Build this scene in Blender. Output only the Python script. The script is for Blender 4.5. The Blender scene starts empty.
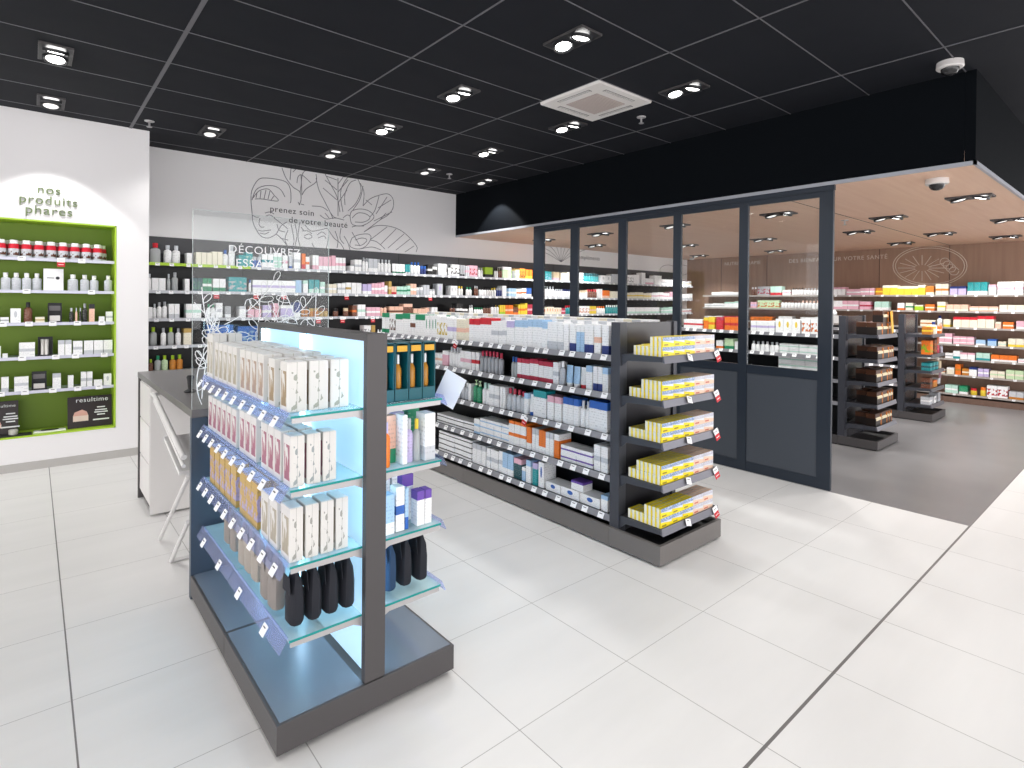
import bpy, bmesh, math, random
from mathutils import Vector, Matrix
random.seed(7)
C = bpy.context.scene.collection
SC = bpy.context.scene
PI = math.pi

# ------------------------------------------------------------------ camera, world, exposure
FPX, CX, CY, CAMH = 566.097, 534.318, 305.22, 1.5
YAW, PITCH, ROLL = math.radians(41.566), math.radians(-0.365), math.radians(0.5375)
FW = Vector((math.sin(YAW)*math.cos(PITCH), math.cos(YAW)*math.cos(PITCH), math.sin(PITCH)))
RT = Vector((math.cos(YAW), -math.sin(YAW), 0)); UP = RT.cross(FW)
RT, UP = math.cos(ROLL)*RT + math.sin(ROLL)*UP, -math.sin(ROLL)*RT + math.cos(ROLL)*UP
cam = bpy.data.cameras.new('camera'); camo = bpy.data.objects.new('camera', cam); C.objects.link(camo)
cam.sensor_width = 36; cam.lens = FPX/1024*36
cam.shift_x = (512-CX)/1024; cam.shift_y = (CY-384)/1024
cam.clip_start = 0.05; cam.clip_end = 100
m4 = Matrix((RT, UP, -FW)).transposed().to_4x4(); m4.translation = Vector((0, 0, CAMH))
camo.matrix_world = m4
SC.camera = camo
W = bpy.data.worlds.new('world'); SC.world = W; W.use_nodes = True
bgn = W.node_tree.nodes['Background']; bgn.inputs[0].default_value = (1, .98, .985, 1); bgn.inputs[1].default_value = 3.0
SC.view_settings.view_transform = 'Standard'; SC.view_settings.look = 'None'
SC.view_settings.exposure = 0.2; SC.view_settings.gamma = 1; SC.view_settings.use_curve_mapping = False
SC.cycles.use_denoising = True
SC.cycles.transparent_max_bounces = 24; SC.cycles.max_bounces = 10; SC.cycles.sample_clamp_indirect = 6
SPOT_W, WOOD_W = 36, 72       # watts of each twin downlight in the black and in the wooden ceiling

def at(ax, val, u, v):
    """the point of the plane (axis ax at val) on which a mark of the photograph lies"""
    d = FW + RT*(u-CX)/FPX - UP*(v-CY)/FPX
    o = Vector((0, 0, CAMH)); return o + d*((val-o[ax])/d[ax])
def upix(x, y, z):
    d = Vector((x, y, z)) - Vector((0, 0, CAMH)); return CX + FPX*d.dot(RT)/max(d.dot(FW), .01)

# ------------------------------------------------------------------ materials
MATS = {}
def srgb(h):
    c = [int(h[i:i+2], 16)/255 for i in (0, 2, 4)]
    return tuple(x/12.92 if x <= .04045 else ((x+.055)/1.055)**2.4 for x in c) + (1,)
def nmat(name):
    m = bpy.data.materials.new(name); m.use_nodes = True
    return m, m.node_tree, m.node_tree.nodes['Principled BSDF']
def flat(name, col, rough=.5, metal=0, emit=0, trans=0, ior=1.45, alpha=1, bump=0, spec=None):
    if name in MATS: return MATS[name]
    m, t, b = nmat(name)
    c = srgb(col) if isinstance(col, str) else col
    b.inputs['Base Color'].default_value = c; b.inputs['Roughness'].default_value = rough
    b.inputs['Metallic'].default_value = metal; b.inputs['IOR'].default_value = ior
    b.inputs['Transmission Weight'].default_value = trans; b.inputs['Alpha'].default_value = alpha
    if spec is not None: b.inputs['Specular IOR Level'].default_value = spec
    if emit:
        b.inputs['Emission Color'].default_value = c; b.inputs['Emission Strength'].default_value = emit
    n = t.nodes.new('ShaderNodeTexNoise'); n.inputs['Scale'].default_value = 60 if not bump else bump
    if bump:
        bp = t.nodes.new('ShaderNodeBump'); bp.inputs['Strength'].default_value = .15; bp.inputs['Distance'].default_value = .002
        t.links.new(n.outputs['Fac'], bp.inputs['Height']); t.links.new(bp.outputs[0], b.inputs['Normal'])
    elif not emit and not trans:
        r = t.nodes.new('ShaderNodeMapRange'); r.inputs['To Min'].default_value = max(0, rough-.04); r.inputs['To Max'].default_value = min(1, rough+.04)
        t.links.new(n.outputs['Fac'], r.inputs['Value']); t.links.new(r.outputs[0], b.inputs['Roughness'])
    MATS[name] = m; return m
class NB:
    """small helper for node maths"""
    def __init__(s, t): s.t = t
    def m(s, op, a, b=0, c=0):
        n = s.t.nodes.new('ShaderNodeMath'); n.operation = op
        for i, v in enumerate((a, b, c)):
            if hasattr(v, 'is_output'): s.t.links.new(v, n.inputs[i])
            else: n.inputs[i].default_value = v
        return n.outputs[0]
    def sep(s, kind):
        tc = s.t.nodes.new('ShaderNodeTexCoord'); sp = s.t.nodes.new('ShaderNodeSeparateXYZ')
        s.t.links.new(tc.outputs[kind], sp.inputs[0]); s.vec = tc.outputs[kind]; return sp.outputs
    def mix(s, f, a, b):
        n = s.t.nodes.new('ShaderNodeMix'); n.data_type = 'RGBA'
        if hasattr(f, 'is_output'): s.t.links.new(f, n.inputs[0])
        else: n.inputs[0].default_value = f
        for i, v in ((6, a), (7, b)):
            if hasattr(v, 'is_output'): s.t.links.new(v, n.inputs[i])
            else: n.inputs[i].default_value = v
        return n.outputs[2]
    def comb(s, x, y, z):
        n = s.t.nodes.new('ShaderNodeCombineXYZ')
        for i, v in enumerate((x, y, z)):
            if hasattr(v, 'is_output'): s.t.links.new(v, n.inputs[i])
            else: n.inputs[i].default_value = v
        return n.outputs[0]
    def noise(s, vec, scale, detail=2):
        n = s.t.nodes.new('ShaderNodeTexNoise'); n.inputs['Scale'].default_value = scale; n.inputs['Detail'].default_value = detail
        s.t.links.new(vec, n.inputs['Vector']); return n.outputs['Fac']
COL = dict(white='F7F7F8', cream='EFE8D4', grey='A9ABB0', silver='C9CCD2', black='1B1B1E', blue='2B63B8', navy='22367C', pale_blue='A9CBEA',
           teal='1F9AA0', mint='BFE3D6', green='1E8F63', lime='A8CE2A', pink='E9B6C6', red='CF2333', crimson='BB2A48', orange='EE7A24',
           yellow='EDCF3C', amber='C67E28', brown='70402C', purple='6A48A8', lilac='C6B9E2', beige='DCC7A6', gold='BE9C52', clear='CFD2D4',
           pale_green='C9E2B8', peach='F2C3AC', dark_teal='0F4E57')
def word(c): return c.replace('_', ' ')
def printed(base, acc=None, mode='plain'):
    key = f'print_{base}_{acc}_{mode}'
    if key in MATS: return MATS[key]
    m, t, b = nmat(key); n = NB(t); x, y, z = n.sep('Generated')
    u = n.m('ADD', x, y); col = n.mix(0.0, srgb(COL[base]), srgb(COL[base]))
    def inz(lo, hi): return n.m('MULTIPLY', n.m('GREATER_THAN', z, lo), n.m('LESS_THAN', z, hi))
    if acc:
        A = srgb(COL[acc]); D = tuple(v*.45 for v in A[:3]) + (1,)
        if mode == 'band': msk = inz(.38, .58)
        elif mode == 'top': msk = inz(.74, 2)
        elif mode == 'foot': msk = inz(-1, .3)
        elif mode == 'ends': msk = n.m('ADD', inz(.78, 2), inz(-1, .2))
        elif mode == 'emblem':
            dx = n.m('MULTIPLY', n.m('SUBTRACT', x, .5), 1.5); dz = n.m('SUBTRACT', z, .6)
            msk = n.m('LESS_THAN', n.m('ADD', n.m('MULTIPLY', dx, dx), n.m('MULTIPLY', dz, dz)), .05)
        elif mode == 'picture':
            msk = n.m('MULTIPLY', inz(.16, .72), n.m('GREATER_THAN', n.noise(n.vec, 3.2, 3), .5))
        else: msk = inz(2, 3)
        A2 = n.mix(n.noise(n.vec, 5, 1), A, D) if mode == 'picture' else A
        col = n.mix(msk, col, A2)
    ink = srgb('5A5C66') if base not in ('black', 'navy', 'dark_teal', 'brown', 'teal', 'green', 'blue', 'purple', 'red', 'crimson') else srgb('D8D4CC')
    rows = n.m('GREATER_THAN', n.m('FRACT', n.m('MULTIPLY', z, 11)), .62)
    cell = n.comb(n.m('MULTIPLY', u, 9), n.m('FLOOR', n.m('MULTIPLY', z, 11)), 0)
    txt = n.m('MULTIPLY', n.m('MULTIPLY', rows, n.m('GREATER_THAN', n.noise(cell, 1.3, 2), .53)), inz(.12, .9))
    col = n.mix(n.m('MULTIPLY', txt, .3), col, ink)
    t.links.new(col, b.inputs['Base Color']); b.inputs['Roughness'].default_value = .42
    MATS[key] = m; return m
def glassy(name, col, rough=.02):
    """thin pane or frosted plastic: mostly clear, some reflection"""
    if name in MATS: return MATS[name]
    m, t, b = nmat(name); t.nodes.remove(b)
    tr = t.nodes.new('ShaderNodeBsdfTransparent'); tr.inputs[0].default_value = srgb(col)
    gl = t.nodes.new('ShaderNodeBsdfGlossy'); gl.inputs['Roughness'].default_value = rough
    nb = NB(t); ge = t.nodes.new('ShaderNodeNewGeometry'); dt = t.nodes.new('ShaderNodeVectorMath'); dt.operation = 'DOT_PRODUCT'
    t.links.new(ge.outputs['Normal'], dt.inputs[0]); t.links.new(ge.outputs['Incoming'], dt.inputs[1])
    fz = nb.m('ADD', .022, nb.m('MULTIPLY', .55, nb.m('POWER', nb.m('SUBTRACT', 1, nb.m('ABSOLUTE', dt.outputs['Value'])), 5)))
    mx = t.nodes.new('ShaderNodeMixShader'); t.links.new(fz, mx.inputs[0])
    t.links.new(tr.outputs[0], mx.inputs[1]); t.links.new(gl.outputs[0], mx.inputs[2])
    t.links.new(mx.outputs[0], t.nodes['Material Output'].inputs[0]); MATS[name] = m; return m
def frosted(name, col, k=.45):
    if name in MATS: return MATS[name]
    m, t, b = nmat(name); b.inputs['Base Color'].default_value = srgb(col); b.inputs['Roughness'].default_value = .15
    tr = t.nodes.new('ShaderNodeBsdfTransparent'); tr.inputs[0].default_value = srgb(col)
    mx = t.nodes.new('ShaderNodeMixShader'); mx.inputs[0].default_value = k
    t.links.new(tr.outputs[0], mx.inputs[1]); t.links.new(b.outputs[0], mx.inputs[2])
    t.links.new(mx.outputs[0], t.nodes['Material Output'].inputs[0]); MATS[name] = m; return m

M_WHITE = flat('white_paint', 'EDEBEC', .6, bump=180)
M_BLACK = flat('black_panel', '1C1D20', .45)
M_DARK = flat('anthracite_metal', '524F50', .42, .25, bump=400)
M_DARK2 = flat('dark_grey_metal', '45474F', .4, .3, bump=400)
M_NAVY = flat('blue_black_frame', '212A36', .42, bump=300)
M_PANEL = flat('slate_panel', '40464F', .5, bump=200)
M_BLKH = flat('bulkhead_black', '0D1014', .8, spec=.05)
M_STEEL = flat('brushed_alloy', 'B9B7B8', .35, .5)
M_TAG = printed('white', None)
M_TAGW = flat('tag_white', 'F4F4F6', .5)
M_TAGR = flat('tag_red', 'C7222E', .5)
M_RAIL = frosted('rail_violet', 'E6EAFE', .13)
M_GLASS = glassy('clear_glass', 'FCFEFE')
M_SHELFG = frosted('shelf_glass', 'E2F5F8', .4)
M_EDGE = flat('glass_edge', '1C8F8B', .15)
M_GREEN = flat('olive_green', '6F8A22', .5)
M_LIME = flat('lime_edge', 'AFD33A', .45)
M_BOXW = flat('white_laminate', 'DDDAD8', .35)
M_TOP = flat('grey_worktop', '6B6768', .3, bump=250)

# ------------------------------------------------------------------ mesh collecting
class MB:
    def __init__(s): s.v = []; s.f = []; s.mi = []; s.mats = []
    def _m(s, mat):
        if mat not in s.mats: s.mats.append(mat)
        return s.mats.index(mat)
    def add(s, vs, fs, mat):
        o = len(s.v); s.v += [tuple(v) for v in vs]; i = s._m(mat)
        for f in fs: s.f.append([a+o for a in f]); s.mi.append(i)
    def box(s, x0, x1, y0, y1, z0, z1, mat, bev=0, open_top=False):
        if bev and min(x1-x0, y1-y0, z1-z0) > 2.5*bev:
            b = bev; P = []
            for z, k in ((z0, b), (z0+b, 0), (z1-b, 0), (z1, b)):
                for X, Y in ((x0+k, y0+k), (x1-k, y0+k), (x1-k, y1-k), (x0+k, y1-k)):
                    sx = b if X < (x0+x1)/2 else -b; sy = b if Y < (y0+y1)/2 else -b
                    if k: P += [(X, Y, z)]*1
                    else: P += [(X, Y, z)]
            F = []
            for r in range(3):
                for c in range(4):
                    a = r*4+c; d = r*4+(c+1) % 4; F.append((a, d, d+4, a+4))
            F.append((3, 2, 1, 0)); F.append((12, 13, 14, 15)); s.add(P, F, mat); return s
        P = [(x0, y0, z0), (x1, y0, z0), (x1, y1, z0), (x0, y1, z0), (x0, y0, z1), (x1, y0, z1), (x1, y1, z1), (x0, y1, z1)]
        F = [(3, 2, 1, 0), (4, 5, 6, 7), (0, 1, 5, 4), (1, 2, 6, 5), (2, 3, 7, 6), (3, 0, 4, 7)]
        s.add(P, F, mat); return s
    def prism(s, poly, y0, y1, mat, axis='y'):
        """outline of (a, z) pairs swept along an axis"""
        n = len(poly)
        if axis == 'y': P = [(a, y0, z) for a, z in poly] + [(a, y1, z) for a, z in poly]
        elif axis == 'x': P = [(y0, a, z) for a, z in poly] + [(y1, a, z) for a, z in poly]
        else: P = [(a, b, y0) for a, b in poly] + [(a, b, y1) for a, b in poly]
        F = [tuple(range(n)), tuple(range(2*n-1, n-1, -1))] + [(i, i+n, (i+1) % n+n, (i+1) % n) for i in range(n)]
        s.add(P, F, mat); return s
    def lathe(s, prof, mat, seg=12, cx=0, cy=0, sy=1, cap=True):
        P = []; F = []
        for r, z in prof:
            for k in range(seg):
                a = 2*PI*k/seg; P.append((cx+r*math.cos(a), cy+r*math.sin(a)*sy, z))
        for j in range(len(prof)-1):
            for k in range(seg):
                a = j*seg+k; b = j*seg+(k+1) % seg; F.append((a, b, b+seg, a+seg))
        if cap:
            F.append(tuple(range(seg-1, -1, -1))); F.append(tuple(range((len(prof)-1)*seg, len(prof)*seg)))
        s.add(P, F, mat); return s
    def tube(s, pts, r, mat, seg=6):
        pts = [Vector(p) for p in pts]; P = []; F = []; n = len(pts)
        for i, p in enumerate(pts):
            d = (pts[min(i+1, n-1)] - pts[max(i-1, 0)])
            if d.length < 1e-9: d = Vector((0, 0, 1))
            d.normalize(); a = d.cross(Vector((0, 0, 1)))
            if a.length < .05: a = d.cross(Vector((1, 0, 0)))
            a.normalize(); b = d.cross(a)
            for k in range(seg):
                t = 2*PI*k/seg; P.append(p + a*(r*math.cos(t)) + b*(r*math.sin(t)))
        for j in range(n-1):
            for k in range(seg):
                a = j*seg+k; b = j*seg+(k+1) % seg; F.append((a, b, b+seg, a+seg))
        F.append(tuple(range(seg-1, -1, -1))); F.append(tuple(range((n-1)*seg, n*seg)))
        s.add(P, F, mat); return s
    def move(s, f): s.v = [tuple(f(*v)) for v in s.v]; return s
    def mesh(s, name, smooth=False):
        me = bpy.data.meshes.new(name); me.from_pydata(s.v, [], s.f)
        for m in s.mats: me.materials.append(m)
        me.polygons.foreach_set('material_index', s.mi)
        if smooth: me.polygons.foreach_set('use_smooth', [True]*len(me.polygons))
        me.update()
        bm = bmesh.new(); bm.from_mesh(me); bmesh.ops.recalc_face_normals(bm, faces=bm.faces); bm.to_mesh(me); bm.free()
        if smooth:
            try: me.set_sharp_from_angle(angle=math.radians(40))
            except Exception: pass
        return me
    def build(s, name, parent=None, smooth=False, loc=(0, 0, 0)):
        o = bpy.data.objects.new(name, s.mesh(name, smooth)); C.objects.link(o)
        if parent is not None: o.parent = parent
        o.location = loc; return o
def tag(o, label, cat=None, group=None, kind=None):
    if label: o['label'] = label
    if cat: o['category'] = cat
    if group: o['group'] = group
    if kind: o['kind'] = kind
    return o
def empty(name, loc, label, cat, rz=0, group=None):
    o = bpy.data.objects.new(name, None); C.objects.link(o); o.location = loc; o.rotation_euler = (0, 0, rz); o.empty_display_size = .1
    return tag(o, label, cat, group)
def inst(me, name, loc, rz=0, parent=None):
    o = bpy.data.objects.new(name, me); C.objects.link(o); o.location = loc; o.rotation_euler = (0, 0, rz)
    if parent is not None: o.parent = parent
    return o
def struct(o): o['kind'] = 'structure'; return o
def lettering(body, size, mat, depth=.004, space=1.0, wide=1.0):
    cu = bpy.data.curves.new('lettering', 'FONT'); cu.body = body; cu.size = size; cu.extrude = depth/2; cu.space_character = space
    o = bpy.data.objects.new('lettering', cu); C.objects.link(o)
    dg = bpy.context.evaluated_depsgraph_get(); me = bpy.data.meshes.new_from_object(o.evaluated_get(dg))
    bpy.data.objects.remove(o); me.materials.clear(); me.materials.append(mat)
    for v in me.vertices: v.co.x *= wide
    return me
def wide_of(me): xs = [v.co.x for v in me.vertices]; return min(xs), max(xs)

# ------------------------------------------------------------------ room shell
ZC, ZL, XB, YB, YN, XW = 3.107, 2.465, 4.79, 7.21, 6.56, 10.95
def floor_white():
    m, t, b = nmat('white_floor_tiles'); n = NB(t); x, y, z = n.sep('Object')
    def line(c, off, step, w):
        f = n.m('FRACT', n.m('ADD', n.m('DIVIDE', n.m('SUBTRACT', c, off), step), 100.5))
        return n.m('LESS_THAN', n.m('ABSOLUTE', n.m('SUBTRACT', f, .5)), w/2/step)
    g = n.m('MAXIMUM', line(x, .114, .583, .0035), line(y, .9, .6, .003))
    thick = n.m('MAXIMUM', n.m('LESS_THAN', n.m('ABSOLUTE', n.m('SUBTRACT', y, .9)), .006), n.m('LESS_THAN', n.m('ABSOLUTE', n.m('SUBTRACT', x, .114)), .0028))
    cell = n.comb(n.m('FLOOR', n.m('DIVIDE', n.m('SUBTRACT', x, .114), .583)), n.m('FLOOR', n.m('DIVIDE', n.m('SUBTRACT', y, .9), .6)), 0)
    wn = t.nodes.new('ShaderNodeTexWhiteNoise'); t.links.new(cell, wn.inputs['Vector'])
    vein = n.noise(n.comb(n.m('MULTIPLY', x, .7), n.m('MULTIPLY', y, 3.5), wn.outputs['Value']), 1.6, 5)
    c = n.mix(vein, srgb('D8D7D6'), srgb('EAE8E7'))
    c = n.mix(n.m('MULTIPLY', wn.outputs['Value'], .25), c, srgb('E2E0DF'))
    c = n.mix(n.m('MULTIPLY', g, .75), c, srgb('8C8986')); c = n.mix(thick, c, srgb('6E6B6A'))
    t.links.new(c, b.inputs['Base Color'])
    r = n.m('ADD', n.m('MULTIPLY', vein, .15), .3); t.links.new(r, b.inputs['Roughness'])
    bp = t.nodes.new('ShaderNodeBump'); bp.inputs['Strength'].default_value = .3; bp.inputs['Distance'].default_value = .002
    t.links.new(n.m('SUBTRACT', 1, g), bp.inputs['Height']); t.links.new(bp.outputs[0], b.inputs['Normal'])
    q = MB(); q.box(-6, 4.78, -6, YB+.3, -.1, 0, m); q.box(4.78, 13, -6, .9, -.1, 0, m)
    struct(q.build('floor'))
def floor_grey():
    m, t, b = nmat('grey_concrete_floor'); n = NB(t); n.sep('Object')
    a = n.noise(n.vec, 1.3, 6); c = n.mix(a, srgb('6A696B'), srgb('918F90')); t.links.new(c, b.inputs['Base Color'])
    b.inputs['Roughness'].default_value = .28
    struct(MB().box(4.78, 13, .9, YB+.3, -.1, .001, m).build('floor_right'))
def wood(name, a, c, along='z', rough=.5):
    m, t, b = nmat(name); n = NB(t); x, y, z = n.sep('Object')
    if along == 'z': v = n.comb(n.m('MULTIPLY', x, 8), n.m('MULTIPLY', y, 8), n.m('MULTIPLY', z, .6))
    else: v = n.comb(n.m('MULTIPLY', x, .5), n.m('MULTIPLY', y, 9), n.m('MULTIPLY', z, 9))
    g = n.noise(v, 2.2, 5); t.links.new(n.mix(g, srgb(a), srgb(c)), b.inputs['Base Color'])
    b.inputs['Roughness'].default_value = rough; return m
M_WOODC = wood('light_oak_ceiling', 'D9B096', 'EBCAB2', 'x')
M_WOODW = wood('brown_oak_wall', '8A6C5B', 'A98A76', 'z')
floor_white(); floor_grey()
M_CEIL = flat('charcoal_ceiling_tile', '1B1D23', .75, spec=.2)
q = MB(); q.box(-6, XB, -6, YB+.3, ZC, ZC+.1, M_CEIL); q.box(XB, 13, -6, .9, ZC, ZC+.1, M_CEIL); struct(q.build('ceiling'))
M_GRID = flat('ceiling_grid_grey', '6A696E', .5, .3)
q = MB()
for k in range(-6, 4):
    x = .69+1.182*k; w = .012 if k == 0 else .005
    if x > -6: q.box(x-w, x+w, -5.9, YB if x > .84 else YN, ZC-.004, ZC+.001, M_GRID)
for k in range(-14, 8):
    y = 2.76+.6*k
    q.box(-5.9, XB-.001 if y > .9 else 12.9, y-.0035, y+.0035, ZC-.0035, ZC+.001, M_GRID)
struct(q.build('trim_1'))
struct(MB().box(XB, 13, .9, YB+.3, ZL, ZL+.1, M_WOODC).build('ceiling_right'))
q = MB(); q.box(XB-.001, XB+.06, .961, YB, ZL+.002, ZC, M_BLKH); q.box(XB-.001, 13, .899, .96, ZL+.002, ZC, M_BLKH); struct(q.build('wall_bulkhead'))
M_EDGEW = flat('grey_white_edge_profile', 'A9ABB4', .4, .2)
q = MB(); q.box(XB-.008, XB+.012, .892, YB-.01, ZL-.006, ZL+.022, M_EDGEW); q.box(XB-.008, 13, .892, .912, ZL-.006, ZL+.022, M_EDGEW); struct(q.build('trim_2'))
q = MB(); q.box(5.0, XW, 2.375, 2.385, ZL-.001, ZL+.001, flat('joint_dark', '4A3A32', .7)); struct(q.build('trim_3'))
# back wall
struct(MB().box(.8, 13, YB, YB+.2, 0, ZC, M_WHITE).build('wall_back'))
# left front wall with the green niche cut in
NX0, NX1, NZ0, NZ1, ND = -1.0, .588, .285, 2.17, .3
q = MB(); q.box(-6, NX0, YN, YN+.6, 0, ZC, M_WHITE); q.box(NX1, .84, YN, YB+.01, 0, ZC, M_WHITE)
q.box(NX0, NX1, YN, YN+.6, NZ1, ZC, M_WHITE); q.box(NX0, NX1, YN, YN+.6, 0, NZ0, M_WHITE); q.box(NX0, NX1, YN+ND+.02, YN+.6, NZ0, NZ1, M_WHITE)
struct(q.build('wall_left'))
struct(MB().box(-6, .84, YN-.012, YN-.0005, 0.0005, .07, flat('skirting_tile', 'B6B3B0', .5, bump=40)).build('baseboard_left'))
struct(MB().box(XW, XW+.1, .2, YB+.2, 0, ZL+.1, M_WOODW).build('wall_right'))
q = MB()
for k in range(6): q.box(XW-.004, XW, 1.366+k, 1.374+k, 1.7, ZL, flat('joint_dark', '4A3A32', .7))
struct(q.build('trim_4'))

# ------------------------------------------------------------------ lamps
M_LAMP = flat('lamp_lens', (1, .98, .95, 1), .5, emit=9)
M_LAMPO = flat('lamp_lens_dimmer', (1, .98, .95, 1), .5, emit=.5)
def spot_light(loc, watts, parent, col=(1, .985, .96), size=128, blend=.45, tilt=(0, 0, 0)):
    near = size < 120
    l = bpy.data.lights.new('lamp_beam', 'SPOT'); l.energy = watts; l.spot_size = math.radians(size); l.spot_blend = blend
    l.color = col; l.shadow_soft_size = .02 if near else .09
    o = bpy.data.objects.new('lamp_beam', l); C.objects.link(o); o.parent = parent; o.location = loc; o.rotation_euler = tilt
    return o
M_FRAMEL = flat('fitting_frame', '1E1F23', .4, .2)
fr = MB(); fr.box(-.085, .085, -.165, .165, -.012, 0, M_FRAMEL)
fr.box(-.088, -.085, -.168, .168, -.014, 0, M_DARK); fr.box(.085, .088, -.168, .168, -.014, 0, M_DARK); fr.box(-.085, .085, -.168, -.165, -.014, 0, M_DARK); fr.box(-.085, .085, .165, .168, -.014, 0, M_DARK)
FR = fr.mesh('fitting_frame')
def lampmesh(mat):
    k = MB(); k.lathe([(.068, 0), (.068, -.018), (.06, -.02), (.055, -.012)], M_BLACK, 20, cap=False); k.lathe([(.05, -.012), (.042, -.016), (.001, -.018)], mat, 20, cap=False); return k.mesh('lamp_head', True)
LH, LH2 = lampmesh(M_LAMP), lampmesh(M_LAMPO)
ORD = ['first', 'second', 'third', 'fourth', 'fifth', 'sixth', 'seventh', 'eighth', 'ninth', 'tenth', 'eleventh', 'twelfth', 'thirteenth', 'fourteenth', 'fifteenth',
       'sixteenth', 'seventeenth', 'eighteenth', 'nineteenth']
def ordinal(i, n):
    if n == 1: return 'only'
    if i == 0: return 'leftmost'
    if i == n-1: return 'rightmost'
    if i < 19: return ORD[i]
    tens = {2: 'twent', 3: 'thirt', 4: 'fort', 5: 'fift', 6: 'sixt', 7: 'sevent', 8: 'eight', 9: 'ninet'}
    d, r = divmod(i+1, 10)
    if d > 9: return f'{i+1}th'
    return tens[d]+'ieth' if r == 0 else tens[d]+'y-'+ORD[r-1]
def downlight(x, y, z, watts, label, group, heads=(1, 1), rz=0, size=128, blend=.45):
    t = empty('ceiling_downlight', (x, y, z), label, 'ceiling light', rz, group)
    inst(FR, 'frame', (0, 0, 0), 0, t)
    for k, h in zip((-1, 1), heads):
        o = inst(LH if h else LH2, 'lamp_head', (0, .078*k, -.010), 0, t); o.rotation_euler = (.22*(-k), 0, 0)
    spot_light((0, 0, -.05), watts, t, size=size, blend=blend)
rowname = {6.12: 'nearest the back wall', 4.89: 'second row from the back wall', 3.68: 'third row from the back wall', 2.45: 'row beside the air unit'}
for yy in (6.12, 4.89, 3.68, 2.45, 1.25, .0, -1.3, -2.6):
    for i, xx in enumerate((-1.1, .11, 1.28, 2.46, 3.65, 4.52)):
        if xx > 4.5 and yy < 6: continue
        if yy in (4.89, ) and xx in (1.28,): pass
        vis = (yy > 6 and xx > 0) or (yy == 4.89 and xx in (.11, 2.46, 3.65)) or (yy == 3.68 and xx > 2) or (yy == 2.45 and xx > 2)
        if xx == 1.28 and 2 < yy < 6: continue            # no fitting there in the photograph
        if yy < 2 and xx in (1.28, -1.1): continue
        if yy == 1.25 and xx > 3: continue
        if xx == .11 and 2 < yy < 4: continue
        if xx == -1.1 and yy > 6: pass
        col = {-1.1: 'outside', .11: 'over the green niche side', 1.28: 'second column from the left', 2.46: 'middle column', 3.65: 'right column', 4.52: 'beside the bulkhead'}[xx]
        if vis: lab = f'twin downlight in black ceiling, {col}, {rowname[yy]}'
        else: lab = 'twin downlight in the black ceiling above and behind the camera'
        downlight(xx, yy, ZC-.0005, SPOT_W*(.8 if yy > 6 else 1)*(1.3 if yy > 6 and xx == .11 else 3.2 if yy > 6 and xx > 4 else 1), lab, None if vis else 'downlights outside the picture', (1, 1) if yy < 6 else (1, 0), 0, 88 if yy > 6 and xx == .11 else 100 if yy > 6 and xx > 4 else 128, .22 if yy > 6 and (xx == .11 or xx > 4) else .45)
wl = [(5.95, 2.8), (5.95, 4.1), (5.95, 5.33), (5.95, 6.5), (8.13, 2.75), (8.13, 4.05), (8.13, 5.36), (10.05, 2.8), (10.05, 4.78), (10.05, 6.34), (7.02, 2.08), (9.05, 2.07), (10.03, 1.54), (7.1, 6.47)]
for i, (x, y) in enumerate(sorted(wl, key=lambda p: upix(p[0], p[1], ZL))):
    downlight(x, y, ZL-.0005, WOOD_W, f'twin downlight in wooden ceiling, {ordinal(i, len(wl))} of fourteen from the left', 'downlights in the wooden ceiling', (1, 0))
for (x, y) in ((6.2, 1.2), (8.1, 1.2)):
    downlight(x, y, ZL-.0005, WOOD_W*.8, f'twin downlight in wooden ceiling near its front edge, {"left" if x < 7 else "right"} one', 'downlights in the wooden ceiling', (1, 0))

# ------------------------------------------------------------------ ceiling fixtures
def air_unit():
    t = empty('air_conditioning_unit', (3.365, 3.08, ZC-.0005), 'white square cassette air conditioner in the black ceiling', 'air conditioner')
    w = flat('ac_white', 'D9D5D2', .45); h = .315
    p = MB(); p.prism([(-h, 0), (h, 0), (h-.01, -.022), (-h+.01, -.022)], -h, h, w); p.build('fascia', t)
    g = MB(); g.box(-.165, .165, -.165, .165, -.027, -.02, flat('ac_grille', 'A79C98', .6))
    for k in range(16): g.box(-.16, .16, -.158+k*.0205, -.15+k*.0205, -.031, -.026, flat('ac_slat', 'B8ADA8', .6))
    g.build('grille', t)
    for k in range(4):
        s = MB(); s.box(-.17, .17, -.262, -.225, -.0235, -.02, M_BLACK)
        for j in range(3): s.box(-.165, .165, -.258+j*.012, -.254+j*.012, -.026, -.022, w)
        o = s.build('air_slot', t); o.rotation_euler = (0, 0, k*PI/2)
air_unit()
def sprinkler(x, y, lab, z=ZC):
    t = empty('fire_sprinkler', (x, y, z-.0005), lab, 'sprinkler')
    MB().lathe([(.04, 0), (.038, -.006), (.012, -.012)], M_STEEL, 16).build('escutcheon', t, True)
    MB().lathe([(.008, -.01), (.008, -.05), (.022, -.052), (.022, -.056)], M_STEEL, 12).build('nozzle', t, True)
sprinkler(3.94, 3.07, 'small chrome fire sprinkler right of the white air conditioner'); sprinkler(.79, 6.18, 'small chrome fire sprinkler by the white wall corner at left')
sprinkler(3.95, 6.1, 'small chrome fire sprinkler near the back wall and bulkhead')
sprinkler(6.95, 2.5, 'small sprinkler under the wooden ceiling right of the partition', ZL)
def dome(x, y, z, lab):
    t = empty('dome_camera', (x, y, z-.0005), lab, 'security camera'); t.scale = (1.25, 1.25, 1.2)
    MB().lathe([(.06, 0), (.062, -.03), (.056, -.036), (.042, -.036)], flat('camera_white', 'D4D0CE', .4), 24, cap=True).build('housing', t, True)
    MB().lathe([(.042, -.034), (.040, -.05), (.03, -.064), (.014, -.071), (.001, -.073)], flat('smoked_dome', '2A2A2C', .08), 24, cap=False).build('dome', t, True)
dome(4.53, .993, ZC, 'white dome security camera on black ceiling by bulkhead corner')
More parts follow.
